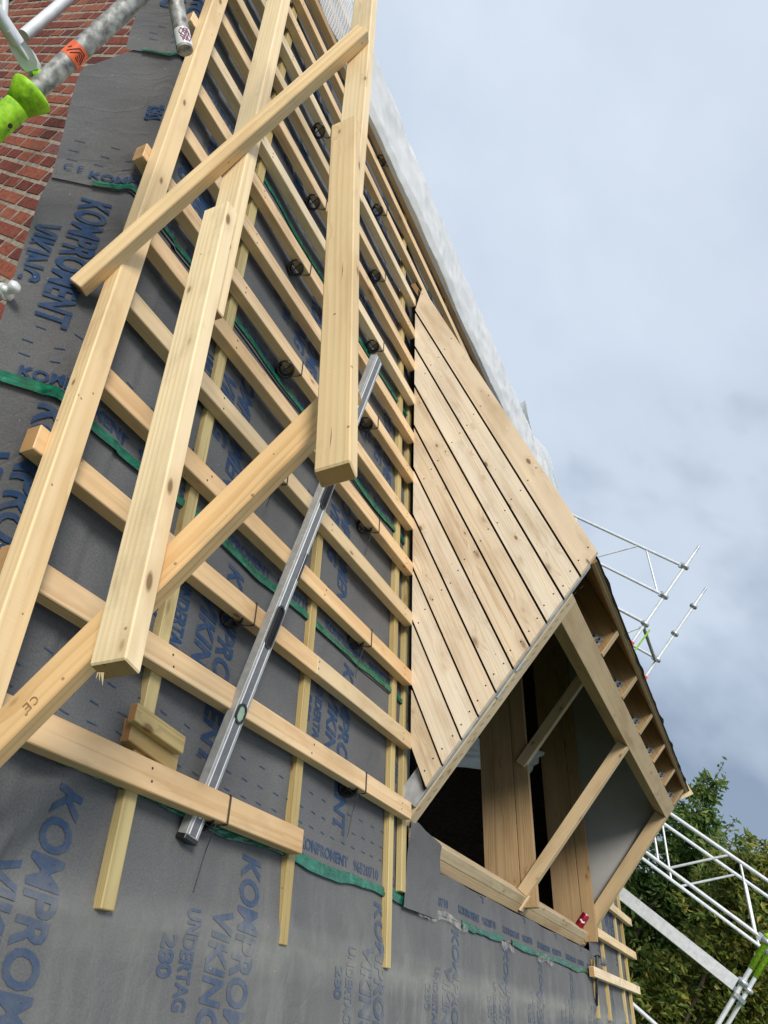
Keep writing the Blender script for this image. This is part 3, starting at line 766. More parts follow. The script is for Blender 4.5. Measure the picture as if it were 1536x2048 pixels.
batten(2.3025, 3.222, 1.157, 'pale right piece of the third batten up, from the butt joint to the dormer boards', M['batten_pale'])
ORD = ['fourth', 'fifth', 'sixth', 'seventh', 'eighth', 'ninth', 'tenth', 'eleventh', 'twelfth', 'thirteenth']
tops = [1.460, 1.772, 2.060, 2.340, 2.658, 2.945, 3.245, 3.530, 3.818, 4.125]
lefts = [0.985, 0.985, 0.98, 0.920, 0.985, 0.98, 0.912, 0.985, 0.98, 0.985]
extra = ['passing behind the cut lower end of the thick middle timber', 'stamped with small dark print near its middle', 'its left end poking out by the long left timber',
         'starting by the lower end of the middle rafter timber', 'carrying a hook just left of the level tip', 'just above the top end of the level', 'crossing the widest green tape gap',
         'meeting the dormer boards near their upper corner', 'bright narrow face, near the top of the dormer boards', 'reaching the very tip of the dormer boards']
for k in range(10):
    mt = M['batten_pale'] if k in (1, 6, 8, 9) else M['batten']
    batten(lefts[k], 3.222, tops[k], '%s roof batten up, %s' % (ORD[k], extra[k]), mt)
batten(0.96, 3.72, 4.440, 'fourteenth roof batten up, passing just above the tip of the dormer boards')
batten(0.96, 4.60, 4.735, 'fifteenth roof batten up, ending against the dormer roof edge')
batten(0.96, 9.38, 5.020, 'sixteenth roof batten up, half hidden under the rolled tarpaulin edge', M['batten'])
batten(0.96, 9.38, 5.300, 'seventeenth roof batten up, under the net end of the tarpaulin')
batten(0.96, 9.38, 5.560, 'topmost roof batten at the ridge, seen against the sky between tarpaulin and timber')
# beyond the dormer
GR = 'short battens beyond the dormer'
for h0, h1, s, lab in ((7.50, 9.60, 1.155, 'uppermost of the three short battens at the far verge beyond the dormer'), (7.50, 9.62, 0.845, 'middle of the three short battens at the far verge beyond the dormer'), (7.13, 9.56, 0.533, 'lowest of the three short battens at the far verge beyond the dormer')):
    timber('roof_batten', RC(h0, s - .071, -DB - .044), HX * (h1 - h0), SV * .071, NV * .044, M['batten_pale'], lab, 'batten', GR)
GC = 'vertical counter battens on the underlay'
def counter(h, s0, s1, lab, w=.046, g=GC, mat=None):
    return timber('counter_batten', RC(h - w, s0, -DC - .029), SV * (s1 - s0), HX * w, NV * .0285, mat or M['treated'], lab, 'counter batten', g)
counter(1.547, 0.222, 3.05, 'greenish counter batten left of the level, its free foot hanging lowest left')
counter(1.550, 3.055, 5.5, 'upper length of the left greenish counter batten, above its joint behind the middle timber')
counter(2.345, 0.228, 5.5, 'greenish counter batten right of the level, its foot under the lowest batten end')
counter(3.150, 0.226, 5.5, 'greenish counter batten nearest the dormer, longest foot with a frayed edge')
counter(3.292, 0.510, 3.3, 'short footed pale counter batten tucked beside the dormer boards', .05)
counter(4.02, 4.30, 5.5, 'counter batten stub above the dormer boards under the top battens', .046)
GCR = 'thin counter battens beyond the dormer'
for h, lab in ((7.44, 'thin counter batten nearest the red can, below the sill corner'), (7.97, 'second thin counter batten from the red can'), (8.85, 'third thin counter batten from the red can'), (9.27, 'thin counter batten along the far roof verge')):
    counter(h, 0.192, 0.60 if h < 7.5 else 1.6, lab, .046, GCR)
# treated offcuts nailed one on the other above the lowest batten
GO = 'greenish offcuts above the lowest batten'
timber('timber_offcut', RC(1.455, 0.585, -DC - .020), HX * .200 - SV * .03, SV * .058, NV * .036, M['treated'], 'greenish treated offcut resting on the lowest batten, the lower of two', 'offcut', GO)
timber('timber_offcut', RC(1.430, 0.622, -DC + .018), HX * .205 - SV * .022, SV * .046, NV * .026, M['treated'], 'greenish treated offcut with pencil marks, the upper of two above the lowest batten', 'offcut', GO)

# ------------------------------------------------------------------ the bracing frame of sawn timbers at the verge
GT = 'sawn timbers of the verge frame'
def stick(h0, s0, n0, h1, s1, n1, dh, dn, mat, lab, cut0=0.0):
    """timber whose near-left inner edge runs from (h0,s0,n0) to (h1,s1,n1); dh wide along the eaves, dn deep outwards"""
    o = RC(h0, s0, n0); a = RC(h1, s1, n1) - o; u = a.normalized()
    b = HX - u * HX.dot(u); b = b.normalized() * dh
    c = u.cross(b.normalized()); c = c if c.dot(NV) > 0 else -c
    mb = MB(); mb.box(o, a, b, c * dn, .003, 0, None, (lambda w, l: w - u * (cut0 * l.y) if l.x < .01 else w) if cut0 else None, 1)
    return tag(mb.build('sawn_timber', [mat, M['endgrain']], None, o + a * .5), lab, 'timber', GT)
stick(0.944, -0.45, -1.300, 0.940, 4.9, -1.300, .070, .047, M['timber'], 'long leftmost timber lying flat on the batten ends along the verge')
stick(0.975, 1.465, -1.000, 0.965, 4.6, -1.005, .046, .076, M['timber'], 'upper middle timber on edge, its sawn lower end above the overlapping one')
THICK = stick(0.928, 0.515, -0.972, 0.924, 1.81, -0.984, .044, .078, M['timber'], 'thick lower middle timber overlapping the upper one, blunt sawn foot with a splinter', .25)
stick(1.000, 1.760, -0.639, 1.000, 4.2, -0.642, .036, .073, M['timber'], 'upper right timber on edge reaching the top against the sky')
RIGHTN = -HX
RIGHTT = stick(0.966, 0.855, -0.588, 0.966, 2.065, -0.645, .034, .074, M['timber'], 'thick right-hand timber in front of the level, its dark sawn end facing down', .55)
def upright(p0, p1, ua, a, ub, b, mat, lab):
    o = RC(*p0); d = RC(*p1) - o; u = d.normalized()
    fa = V(HX * ua[0] + SV * ua[1] + NV * ua[2]); fa = (fa - u * fa.dot(u)).normalized()
    fb = u.cross(fa); tb = HX * ub[0] + SV * ub[1] + NV * ub[2]; fb = fb if fb.dot(tb) > 0 else -fb
    return timber('sawn_timber', o, d, fa * a, fb * b, mat, lab, 'timber', GT, .003)
upright((0.899, 1.629, -1.327), (0.963, 2.533, -0.552), (-.42, .61, -.67), .045, (.9, .24, -.35), .045, M['timber'], 'slim square upright crossing in front of the three rails at the top')
k_ = 0.93
ORANGE = upright((0.9486 - .024, 0.398 - .19, -1.1486 - .155), (1.134 * k_, 1.209 * k_, -.592 * k_), (-.21, .64, -.74), .065, (.97, .05, -.23), .042, M['timber_orange'], 'orange-tinted upright with faint CE stamp, running behind both thick overlapping timbers')
sp_ = MB()
q = at_depth(196, 1345, (RC(0.93, 0.53, -.95) - CAM).dot(RZ))
for k in range(4):
    d_ = RX * rnd.uniform(-2, 6) + RY * 18
    sp_.tube(q + RX * (.003 * k), q + RX * (.003 * k + rnd.uniform(-.004, .003)) + RY * (.010 + .004 * k), .0016, 5, True, 0, .0004)
sp_.build('splinter', M['timber'], THICK)
# CE stamp on the orange upright, printed on its wide lit face
def stamp(par, o, ux, uy, txt, hgt, mat, up, wid=None):
    gv, gf = glyphs(txt, 0, 0.0); mb = MB()
    wid = wid or hgt * .62 * len(txt)
    mb.add([o + ux * (x * wid) + uy * (y * hgt) + up * .0006 for x, y in gv], gf)
    return mb.build('ink_stamp', mat, par)
M['stampink'] = plain('brown_stamp_ink', (0.27, 0.15, 0.06), 0.8, 0, 0.3)

# ------------------------------------------------------------------ black tile hooks: cup, crossed wires, clip round the batten
def hook_proto(loc, low=False):
    r = empty('tile_hook', loc)
    mb = MB(); ax = (SV * -0.74 - HX * .52 + NV * .36).normalized()
    p = (SV * .016 - NV * .050 - HX * .052) if low else (-SV * .008 - NV * .040 - HX * .058)
    mb.lathe(loc + p, ax, [(.031, .024), (.037, .024), (.036, -.022), (.030, -.030), (.022, -.030), (.022, -.026), (.029, -.020), (.031, .024)], 22)
    mb.build('cup', M['black'], r, loc + p)
    mb = MB(); x = ax.orthogonal().normalized(); y = ax.cross(x); x, y = (x + y) * .7071, (y - x) * .7071
    c = loc + p + ax * .020
    mb.tube(c - x * .036, c + x * .036, .0026, 6); mb.tube(c - y * .036, c + y * .036, .0026, 6)
    mb.build('cross_wire', M['wire'], r, c)
    mb = MB()
    mb.path([c + HX * .03 - SV * .01, loc - SV * .004 - NV * .012 + HX * .0, loc - SV * .003 + NV * .0022, loc + SV * .074 + NV * .0022, loc + SV * .076 - NV * .02], .0024, 6)
    mb.build('clip_wire', M['wire'], r, loc)
    return r
GH = 'black wire tile hooks on the battens'
def copy_tree(o, loc):
    c = o.copy(); COL.objects.link(c); c.location = loc
    for ch in list(o.children):
        d = ch.copy(); COL.objects.link(d); d.parent = c
    return c
hooks = [(1.872, 0.479, 'wire hook on the lowest batten, its thin wire dangling over green tape', .15), (2.757, 0.782, 'wire hook on the second batten up, with a wire dangling below it', .14),
         (1.868, 1.083, 'hook half hidden behind the level on the third batten up', 0), (2.750, 1.389, 'hook on the fourth batten up, its cup against green tape', .13), (1.954, 1.701, 'hook on the fifth batten up, mostly hidden by the orange upright', .10),
         (2.782, 1.989, 'hook on the sixth batten up, halfway between level and dormer boards', .12), (1.960, 2.269, 'hook on the seventh batten up, cup facing out above green tape', 0), (2.718, 2.587, 'hook on the eighth batten up, just right of the thick timber foot', .08),
         (1.928, 2.874, 'hook on the ninth batten up, left of the thick right-hand timber', .09), (2.746, 3.174, 'hook at the very top end of the metal level', 0),
         (1.992, 3.459, 'hook on the eleventh batten up, close to the thick timber', 0), (2.726, 3.747, 'hook on the twelfth batten up, right of the thick timber', .07),
         (1.953, 4.054, 'highest hook left of the thick right-hand timber', 0), (2.707, 4.369, 'hook on the fourteenth batten up, right of the upper timber', 0), (2.722, 4.949, 'topmost hook beneath the rolled tarpaulin edge', 0)]
proto = high = None; late_wires = []
for (h, s, lab, dangle) in hooks:
    loc = RC(h, s, -DB)
    if proto is None: proto = hook_proto(loc, True); o = proto
    elif s < 2.1: o = copy_tree(proto, loc)
    elif high is None: high = hook_proto(loc); o = high
    else: o = copy_tree(high, loc)
    tag(o, lab, 'tile hook', GH)
    if proto is not o: o['label'] = lab
    o_d = dangle
    if dangle:
        mb = MB(); a = loc - SV * .006 - NV * .014 - HX * .03
        mb.path([a, a - SV * dangle * .5 - NV * .02 - HX * .004, a - SV * dangle * 1.15 - NV * .030 - HX * .016], .0016, 5)
        hooks_wire = mb
        w = mb.build('dangling_wire', M['wire'], o, a)
        if o is proto or o is high: late_wires.append((o, w)); w.parent = None; w.location = a
# the first hook keeps its own wire (added after the copies were made)
for o, w in late_wires: w.parent = o; w.location = V(w.location) - V(o.location)

# ------------------------------------------------------------------ the spirit level leaning through the battens
lv0, lv1 = RC(1.757, 0.4316, -1.344), RC(2.056, 2.366, -1.003)
lu = (lv1 - lv0).normalized()
lb = HX - lu * HX.dot(lu); lb.normalize()
lc = lu.cross(lb); lc = lc if lc.dot(NV) < 0 else -lc          # inwards
LW, LT = .058, .029
level = empty('spirit_level', lv0, 'long grey aluminium spirit level leaning out from under the lowest batten', 'spirit level')
LL = (lv1 - lv0).length
mb = MB()
mb.box(lv0, lu * LL, lb * LW, lc * LT, .001); mb.build('body', M['alu'], level, lv0)
def on_level(t, u, d=0.0): return lv0 + lu * t + lb * u - lc * d     # t along, u across, d proud
mb = MB(); mb.box(on_level(.004, .013, .0003), lu * (LL - .006), lb * .030, -lc * .0006, 0); mb.build('web', M['level_face'], level)
mb = MB()
for u in (.0105, .0435): mb.box(on_level(.004, u, .0002), lu * (LL - .006), lb * .0028, -lc * .0014, 0)
mb.build('white_line', M['white_line'], level)
def stadium(t, u, ln, wd, n=10):
    P = []
    for k in range(n + 1): a = math.pi * (-.5 + k / n); P.append((t + ln / 2 - wd / 2 + math.cos(a) * wd / 2, u + math.sin(a) * wd / 2))
    for k in range(n + 1): a = math.pi * (.5 + k / n); P.append((t - ln / 2 + wd / 2 + math.cos(a) * wd / 2, u + math.sin(a) * wd / 2))
    return P
def rim(name, t, ln, wd, inner, imat):
    mb = MB(); O = stadium(t, .028, ln, wd); I_ = stadium(t, .028, ln - .014, wd - .014); n = len(O)
    vs = [on_level(*p, .0008) for p in O] + [on_level(*p, .005) for p in O] + [on_level(*p, .005) for p in I_] + [on_level(*p, .0010) for p in I_]
    fs = []
    for r in range(3):
        for k in range(n): fs.append([r * n + k, r * n + (k + 1) % n, (r + 1) * n + (k + 1) % n, (r + 1) * n + k])
    mb.add(vs, fs); o = mb.build(name, M['black'], level)
    mb = MB(); mb.add([on_level(*p, .0012) for p in I_], [list(range(n))]); mb.build(inner, imat, o)
    return o
def t_at(x, y):                     # where a ray meets the level's face
    r = ray(x, y); d = r.dot(lc); return ((CAM + r * ((lv0 - CAM).dot(lc) / d)) - lv0).dot(lu)
rim('hand_hole', t_at(547, 1252), .155, .040, 'slot', M['gap_shade'])
rim('hand_hole', t_at(654, 985), .150, .040, 'slot', M['gap_shade'])
vr = rim('vial', t_at(477, 1424), .062, .046, 'liquid', M['glassgreen'])
tt = t_at(600, 1128)
mb = MB(); mb.box(on_level(tt - .055, .040, -.0005), lu * .11, lb * .0185, -lc * .002, 0); mb.build('edge_vial', M['black'], level)
mb = MB(); mb.box(lv0 - lu * .012 - lb * .0015 + lc * (LT + .0015), lu * .014, lb * (LW + .003), -lc * (LT + .003), .002); mb.build('end_cap', M['black'], level)
mb = MB(); mb.box(lv1 - lb * .001 + lc * (LT + .001), lu * .004, lb * (LW + .002), -lc * (LT + .002), .001); mb.build('end_cap', M['galv'], level)
mb = MB(); c = on_level(.062, .028, .001); mb.ring(c, lc, .010, .0026, 18, 6); mb.build('hanging_eye', M['bright'], level)
mb = MB(); mb.tube(c, c - lc * .0012, .0085, 16); mb.build('eye_hole', M['black'], level)
# stamps and drying cracks on the timbers
du = (RC(1.134 * k_, 1.209 * k_, -.592 * k_) - RC(.9246, .208, -1.3036)).normalized()
fa_ = HX * -.21 + SV * .64 - NV * .74; fa_ = (fa_ - du * fa_.dot(du)).normalized()
fo_ = du.cross(fa_); fo_ = fo_ if fo_.dot(CAM - RC(1, .5, -1)) > 0 else -fo_
o2 = RC(.9246, .208, -1.3036)
def on_plane(x, y, o, n):
    r = ray(x, y); return CAM + r * ((o - CAM).dot(n) / r.dot(n))
ce_ = on_plane(70, 1390, o2, fo_)
stamp(ORANGE, ce_ + fo_ * .001, -du, -fa_, 'C', .017, M['stampink'], fo_, .012)
ce_ = on_plane(55, 1404, o2, fo_)
stamp(ORANGE, ce_ + fo_ * .001, -du, -fa_, 'E', .017, M['stampink'], fo_, .011)
def sliver(par, x0, y0, x1, y1, o, n, w, name='crack', mat='ink'):
    a, b = on_plane(x0, y0, o, n), on_plane(x1, y1, o, n); d = (b - a).normalized(); c = n.cross(d).normalized(); up = n * (.0006 if n.dot(CAM - a) > 0 else -.0006)
    mb = MB(); mb.add([a + up, (a + b) * .5 + c * w + up, b + up, (a + b) * .5 - c * w * .4 + up], [[0, 1, 2, 3]]); return mb.build(name, M[mat], par)
for (x0, y0, x1, y1) in ((686, 522, 684, 560), (664, 852, 660, 900)):
    sliver(RIGHTT, x0, y0, x1, y1, RC(.966 + .0, .855, -.588), RIGHTN, .0010)
# ------------------------------------------------------------------ the dormer
HC, HR, IF = 3.22, 7.46, 1.53                      # cheek face, far side, front plane
dormer = empty('roof_dormer', WC(HC, IF, -0.30), 'unfinished timber dormer with diagonal board cladding on its cheek and an open front', 'dormer')
bd = V((0, math.cos(BP), math.sin(BP)))            # along the boards, up and inwards
bq = V((0, -math.sin(BP), math.cos(BP)))           # across them, upwards
def qn_at(q, n):                                   # where board line q meets the plane n of the roof frame: (i, z)
    det = -math.sin(BP) * math.cos(PIT) + math.cos(BP) * math.sin(PIT)
    # -i sinB + z cosB = q ; -i sinP + z cosP = n
    i = (q * math.cos(PIT) - n * math.cos(BP)) / det
    z = (-math.sin(BP) * n + math.sin(PIT) * q) / det
    return i, z
QS = [.356, .229, .108, -.014, -.132, -.247, -.364, -.482, -.592, -.716, -.822]
for k in range(10):
    q1, q0 = QS[k] - .0055, QS[k + 1] + .0055
    if k == 0: q1 = QS[0]
    nl = -1.302
    P = []
    def zfront(q): return (q + IF * math.sin(BP)) / math.cos(BP)
    a = qn_at(q0, nl); b_ = qn_at(q1, nl if k else -1.25)
    fr0, fr1 = (IF, zfront(q0)), (IF, zfront(q1))
    if fr0[1] < -.11: fr0 = (IF, -.107)
    poly = [a, fr0, fr1, b_]
    jit = rnd.uniform(-.001, .001)
    pts = [WC(HC + jit, *p) for p in poly]
    off = V((rnd.uniform(-9, 9), rnd.uniform(-.05, .05), rnd.uniform(-.02, .02)))
    mb = MB()
    th = .022
    g = []
    for dz in (0, th):
        for p in poly:
            v = V((0, p[0], p[1])); g.append(V((v.dot(bd), v.dot(bq) - (q0 + q1) / 2, dz)) + off)
    mb.prism(pts, HX * th, 0, g)
    cb = mb.build('cladding_board', M['cladding'], dormer)
    # screws
    sm_ = MB()
    for (ii, tt) in ((0.05, 0), (0.62, 0), (1.25, 0), (1.85, 0), (2.4, 0)):
        for dq in (.025, .095):
            qq = q0 + dq * (q1 - q0) / .12
            base = V((0, IF, zfront(qq))); pnt = base + bd * (ii + rnd.uniform(-.01, .02))
            nn = pnt.dot(NV)
            if nn < nl + .03 or nn > -.2 and False: continue
            c = WC(HC + jit, pnt.y, pnt.z); sm_.tube(c - HX * .0006, c + HX * .001, .0042, 8)
    if sm_.f: sm_.build('screw_head', M['ink'], cb)
# near-black sheet behind the boards, shade of the gaps in its colour
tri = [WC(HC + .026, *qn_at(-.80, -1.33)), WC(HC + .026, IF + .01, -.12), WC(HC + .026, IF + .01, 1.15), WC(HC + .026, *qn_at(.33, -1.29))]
mb = MB(); mb.prism(tri, HX * .006); mb.build('gap_shade_sheet', M['gap_shade'], dormer)
# batten strip between boards and post, wrapped in membrane
zt_ = 1.165
mb = MB(); mb.box(WC(HC + .034, IF + .004, -.20), ZX * (zt_ + .20), HX * .020, IX * .10, .001); ws = mb.build('membrane_wrap', M['wrap'], dormer)
for zz, ww in ((.40, .055), (.55, .07)):
    mb = MB(); mb.box(WC(HC + .045, IF - .004, zz), ZX * ww + HX * .012, HX * .016, IX * .004, 0); mb.build('torn_flap', M['wrap'], ws)
mb = MB(); mb.box(WC(HC + .055, IF, -.285), ZX * 1.29, HX * .082, IX * .095, .002); po = mb.build('corner_post', M['frame'], dormer)
st_ = MB()
for k in range(26):
    zz = -.2 + 1.3 * k / 26 + rnd.uniform(-.01, .01); hh = HC + .062 + rnd.uniform(0, .035)
    st_.tube(WC(hh, IF - .0008, zz), WC(hh + .010, IF - .0008, zz + .022), .0009, 4)
st_.build('staple', M['ink'], po)
# sill: two timbers one on the other
mb = MB(); mb.box(WC(3.55, IF, -.342), HX * (7.46 - 3.55), ZX * .056, IX * .11, .002); mb.build('sill', M['frame'], dormer)
mb = MB(); mb.box(WC(3.55, IF + .001, -.398), HX * (7.44 - 3.55), ZX * .0548, IX * .11, .002); mb.build('sill_plate', M['frame'], dormer)
mb = MB(); mb.box(WC(5.33, IF - .012, -.375), ZX * .105, HX * .055, IX * .0115, .001); mb.build('joint_block', M['batten_pale'], dormer)
# header beam and posts
mb = MB(); mb.box(WC(3.34, IF + .002, .880), HX * (HR - 3.34 - .004), ZX * .125, IX * .12, .002); mb.build('header_beam', M['frame'], dormer)
mb = MB(); mb.box(WC(5.322, IF + .001, -.284), ZX * 1.162, HX * .062, IX * .075, .002); mb.build('front_post', M['frame'], dormer)
mb = MB(); mb.box(WC(7.37, IF, -.284), ZX * 1.162, HX * .080, IX * .10, .002); mb.build('front_post', M['frame'], dormer)
mb = MB(); mb.box(WC(5.33, 2.03, .36), ZX * 1.03, HX * .05, IX * .07, .002); mb.build('inner_post', M['frame'], dormer)
mb = MB(); mb.box(WC(7.452, IF + .006, -.36), ZX * 1.50, HX * .012, IX * .02, 0); mb.build('membrane_edge', M['membrane'], dormer)
# far cheek, sheathed in grey board
fr_ = [WC(7.44, IF + .10, -.30), WC(7.44, IF + .10, 1.14), WC(7.44, *qn_at(.30, -1.37)), WC(7.44, *qn_at(-.95, -1.37))]
mb = MB(); mb.prism(fr_, HX * .012); mb.build('cheek_sheathing', M['panel'], dormer)
# shed roof: rafters, deck, felt
for k, h in enumerate((4.00, 4.67, 5.365, 6.045, 6.705, 7.345)):
    mb = MB(); o_ = WC(h, IF + .004, 1.006)
    qa = V((0, o_.y, o_.z - CZ)).dot(bq)
    L_ = 2.15 if k else 2.1
    ln = [WC(h, IF + .004, 1.006), WC(h, IF + .004, zfront(.302)), WC(h, IF + .004 + 2.0 * bd.y, zfront(.302) + 2.0 * bd.z), WC(h, IF + .004 + 2.0 * bd.y, 1.006 + 2.0 * bd.z)]
    off = V((rnd.uniform(-9, 9), rnd.uniform(-.05, .05), .01))
    g = [V(((p - CAM).dot(bd), (p - CAM).dot(bq) - .2, d)) + off for d in (0, .048) for p in ln]
    mb.prism(ln, HX * .048, 0, g); ra = mb.build('shed_rafter', M['rafter'], dormer)  # sides in the darkened spruce, shade of the bays painted in
    mb = MB(); mb.box(WC(h - .001, IF - .001, 1.007), ZX * .155, HX * .050, IX * .006, .001); mb.build('rafter_end', M['frame'], ra)  # paler front face of the same rafter, without the painted shade
    mb = MB(); c = WC(h - .003, IF + .035, 1.008)
    mb.box(c, IX * .070, ZX * .080, -HX * .003, .0005); mb.box(c - HX * .003, IX * .070, -HX * .070, ZX * .003, .0005)
    an = mb.build('angle_bracket', M['galv_old'], ra)
    mb = MB(); mb.box(c + ZX * .070 - HX * .004 + IX * .030, -ZX * .062 - HX * .058, IX * .016, HX * .003 - ZX * .003, .0005); mb.build('stiffening_rib', M['bright'], an)
    hb = MB()
    for a_ in range(2):
        for b_ in range(3):
            p = c + IX * (.02 + .035 * a_) + ZX * (.018 + .022 * b_); hb.tube(p - HX * .0025, p - HX * .0042, .0065, 8)
            p = c + IX * (.02 + .035 * a_) - HX * (.018 + .018 * b_) + ZX * .0025; hb.tube(p, p + ZX * .0012, .0055, 8)
    hb.build('bolt_hole', M['black'], an)
deck_o = WC(HC + .03, IF + .001, zfront(.302))
mb = MB(); mb.box(deck_o, bd * 2.62, bq * .033, HX * (HR + .03 - HC - .03), .001); dk = mb.build('roof_deck', M['brown'], dormer)
for q_, c_ in ((.006, 'brown'), (.015, 'frame'), (.024, 'brown')):
    mb = MB(); mb.box(deck_o + bq * q_ - bd * .0012, HX * (HR - HC - .002), bq * .0045, bd * .003, 0); mb.build('veneer_edge', M[c_], dk)
fb_ = MB(); hs = frange(HC + .03, HR + .06, .05)
vs, fs = [], []
for h in hs:
    r0 = .010 * noise.noise(V((h * 5, 1, 1))) + .008
    for (a_, b_) in ((-.006 - r0, -.006 - .035 * max(0, noise.noise(V((h * 4.3, 2, 2))))), (-.010 - r0, .010 + .02 * max(0, noise.noise(V((h * 5.3, 4, 2))))), (.03, .012), (2.6, .009), (2.6, .002), (.02, .002)):
        vs.append(WC(h, IF, zfront(.335)) + bd * a_ + bq * b_)
for k in range(len(hs) - 1):
    for j in range(6): fs.append([k * 6 + j, k * 6 + (j + 1) % 6, (k + 1) * 6 + (j + 1) % 6, (k + 1) * 6 + j])
fb_.add(vs, fs); fb_.build('roofing_felt', M['felt'], dk)
mb = MB(); mb.box(WC(HR + .031, IF + .0, 1.10), bd * 2.6, bq * .12, HX * .02, .001); mb.build('verge_board', M['batten_pale'], dormer)
# torn membrane flap over the left end of the sill, and the rolled one at the far end
fm_ = MB()
vs, gs, fs = grid_sheet(lambda u, v: (RC(3.30 + u * .40, .46 + v * (.36 - .05 * u), -DM + .012 + .028 * v + .012 * noise.noise(V((u * 3, v * 3, 1)))), V((3.3 + u * .42, .46 + v * .4, 0))), frange(0, 1, .08), frange(0, 1, .1))
fm_.add(vs, fs, gs, 0, True)
tag(fm_.build('underlay_flap', M['membrane']), 'square grey underlay flap folded up over the left end of the dormer sill', 'underlay flap')
fm_ = MB()
def roll(u, v):
    a = -1.2 + 3.6 * v; return RC(7.42 + .22 * u, .60 + .035 * math.sin(a) - .10 * u * 0, -DM + .05 + .04 * math.cos(a)), V((7.4 + u * .2, v * .3, 0))
vs, gs, fs = grid_sheet(roll, frange(0, 1, .1), frange(0, 1, .05)); fm_.add(vs, fs, gs, 0, True)
tag(fm_.build('underlay_flap', M['membrane']), 'rolled grey underlay end by the far corner of the sill, beside the red can', 'underlay flap')
mb = MB(); mb.path([RC(7.36, .62, -DM + .06), RC(7.33, .50, -DM + .05), RC(7.34, .36, -DM + .03), RC(7.37, .28, -DM + .015)], .012, 8)
tag(mb.build('black_cable', M['black']), 'short black cable hanging on the underlay below the red can', 'cable')
# clear tape remnants on the lowest lap
for (h0, h1, s_, lab) in ((3.48, 4.10, .475, 'peeling clear plastic strip on the lowest lap under the sill, nearest the counter battens'), (4.72, 4.98, .462, 'small crumpled clear plastic remnant between the green tape pieces'), (5.55, 6.0, .47, 'clear plastic remnant on the lap right of the middle green tape')):
    fm_ = MB()
    vs, gs, fs = grid_sheet(lambda u, v: (mem(1, h0 + (h1 - h0) * u, s_ + (v - .5) * .036 * (1 + .9 * noise.noise(V((u * 6 + h0, 0, 3)))) - .012 * math.sin(u * 9), *COURSES[1], .009 + .006 * noise.noise(V((u * 12, v * 3, h0)))), V((u, v, 0))), frange(0, 1, .03), frange(0, 1, .2))
    fm_.add(vs, fs, gs, 0, True); tag(fm_.build('plastic_strip', M['clear']), lab, 'plastic strip', 'plastic remnants on the lap')
# pale sheet hanging inside
mb = MB(); vs, gs, fs = grid_sheet(lambda u, v: (WC(6.2 + 1.06 * u, 3.15 - .47 * u + .04 * noise.noise(V((u * 5, v * 5, 1))), -.10 + .58 * u + (.34 - .10 * u) * v), V((u, v, 0))), frange(0, 1, .04), frange(0, 1, .1)); mb.add(vs, fs, gs, 0, True)
tag(mb.build('plastic_curtain', M['plastic']), 'pale plastic sheet hanging in the dark attic behind the first rafter', 'plastic sheet')
# the red can on the sill
can = empty('drink_can', WC(7.13, IF + .055, -.284), 'small dark red can standing on the dormer sill by the far post', 'can')
mb = MB(); cl = WC(7.13, IF + .055, -.286)
mb.lathe(cl, ZX, [(.0, 0), (.026, 0), (.031, .006), (.033, .012), (.033, .104), (.029, .113), (.027, .116)], 24); mb.build('body', M['canred'], can, cl)
mb = MB(); mb.lathe(cl, ZX, [(.0, .1135), (.025, .1135), (.0272, .118), (.0285, .116), (.0285, .112)], 24); mb.build('lid', M['galv'], can, cl)
mb = MB(); vs, fs = [], []
for k in range(9):
    a = math.atan2(-.3, -1) + (k - 4) * .17
    for z in (.045, .058): vs.append(cl + V((math.cos(a) * .0334, math.sin(a) * .0334, z + .004 * math.sin(k))))
for k in range(8): fs.append([2 * k, 2 * k + 2, 2 * k + 3, 2 * k + 1])
mb.add(vs, fs); mb.build('pale_print', M['white'], can, cl)

# ------------------------------------------------------------------ the white tarpaulin over the ridge
def tarp_pt(u, v, h0=1.95, h1=9.3):
    h = h0 + (h1 - h0) * u
    P = [(4.88, -1.292), (4.86, -1.262), (4.92, -1.235), (5.15, -1.222), (5.38, -1.222), (5.58, -1.275), (5.75, -1.46), (5.9, -1.95)]
    t = v * (len(P) - 1); k = min(len(P) - 2, int(t)); f = t - k; f = f * f * (3 - 2 * f) * .4 + f * .6
    s = P[k][0] * (1 - f) + P[k + 1][0] * f; n = P[k][1] * (1 - f) + P[k + 1][1] * f
    w = min(1, v * 2.5)
    n += w * (.030 * noise.noise(V((h * .8, s * 1.5, 2))) + .024 * noise.noise(V((h * 2.6 + s, s * 4, 5))) + .030 * (.35 - abs(noise.noise(V((h * 3.1 - s * 3, s * 4, 8))))) + .016 * (.35 - abs(noise.noise(V((h * 9 + s * 5, s * 9, 3))))))
    s += w * .03 * noise.noise(V((h * 1.4, v * 3, 4)))
    if v < .3: s += .035 * noise.noise(V((h * .7, 9, 1)))
    if u < .06: n -= 0; s += (.06 - u) * 1.6 * v
    return RC(h, s, n), V((h, s, 0))
tm = MB(); vs, gs, fs = grid_sheet(lambda u, v: tarp_pt(u, v), frange(0, 1, 1 / 420), frange(0, 1, 1 / 60)); tm.add(vs, fs, gs, 0, True)
tarp = tm.build('tarpaulin', M['tarp']); tag(tarp, 'crinkled white tarpaulin rolled along the ridge with its loose end flapping at the right', 'tarpaulin')
tm = MB()
def loose(u, v):
    c0 = at_depth(1035, 815, 9.6); c1 = at_depth(1108, 985, 10.4); ax = c1 - c0
    p = c0 + ax * u + RX * (.20 * (v - .35) * (1 - .5 * u) * (1 + .5 * math.sin(u * 9 + v * 3))) - RY * (.05 * math.sin(v * 3 + u * 5) + .05 * noise.noise(V((u * 4, v * 4, 1)))) + RZ * (.14 * math.sin(v * 8 + u * 4))
    return p, V((u, v, 0))
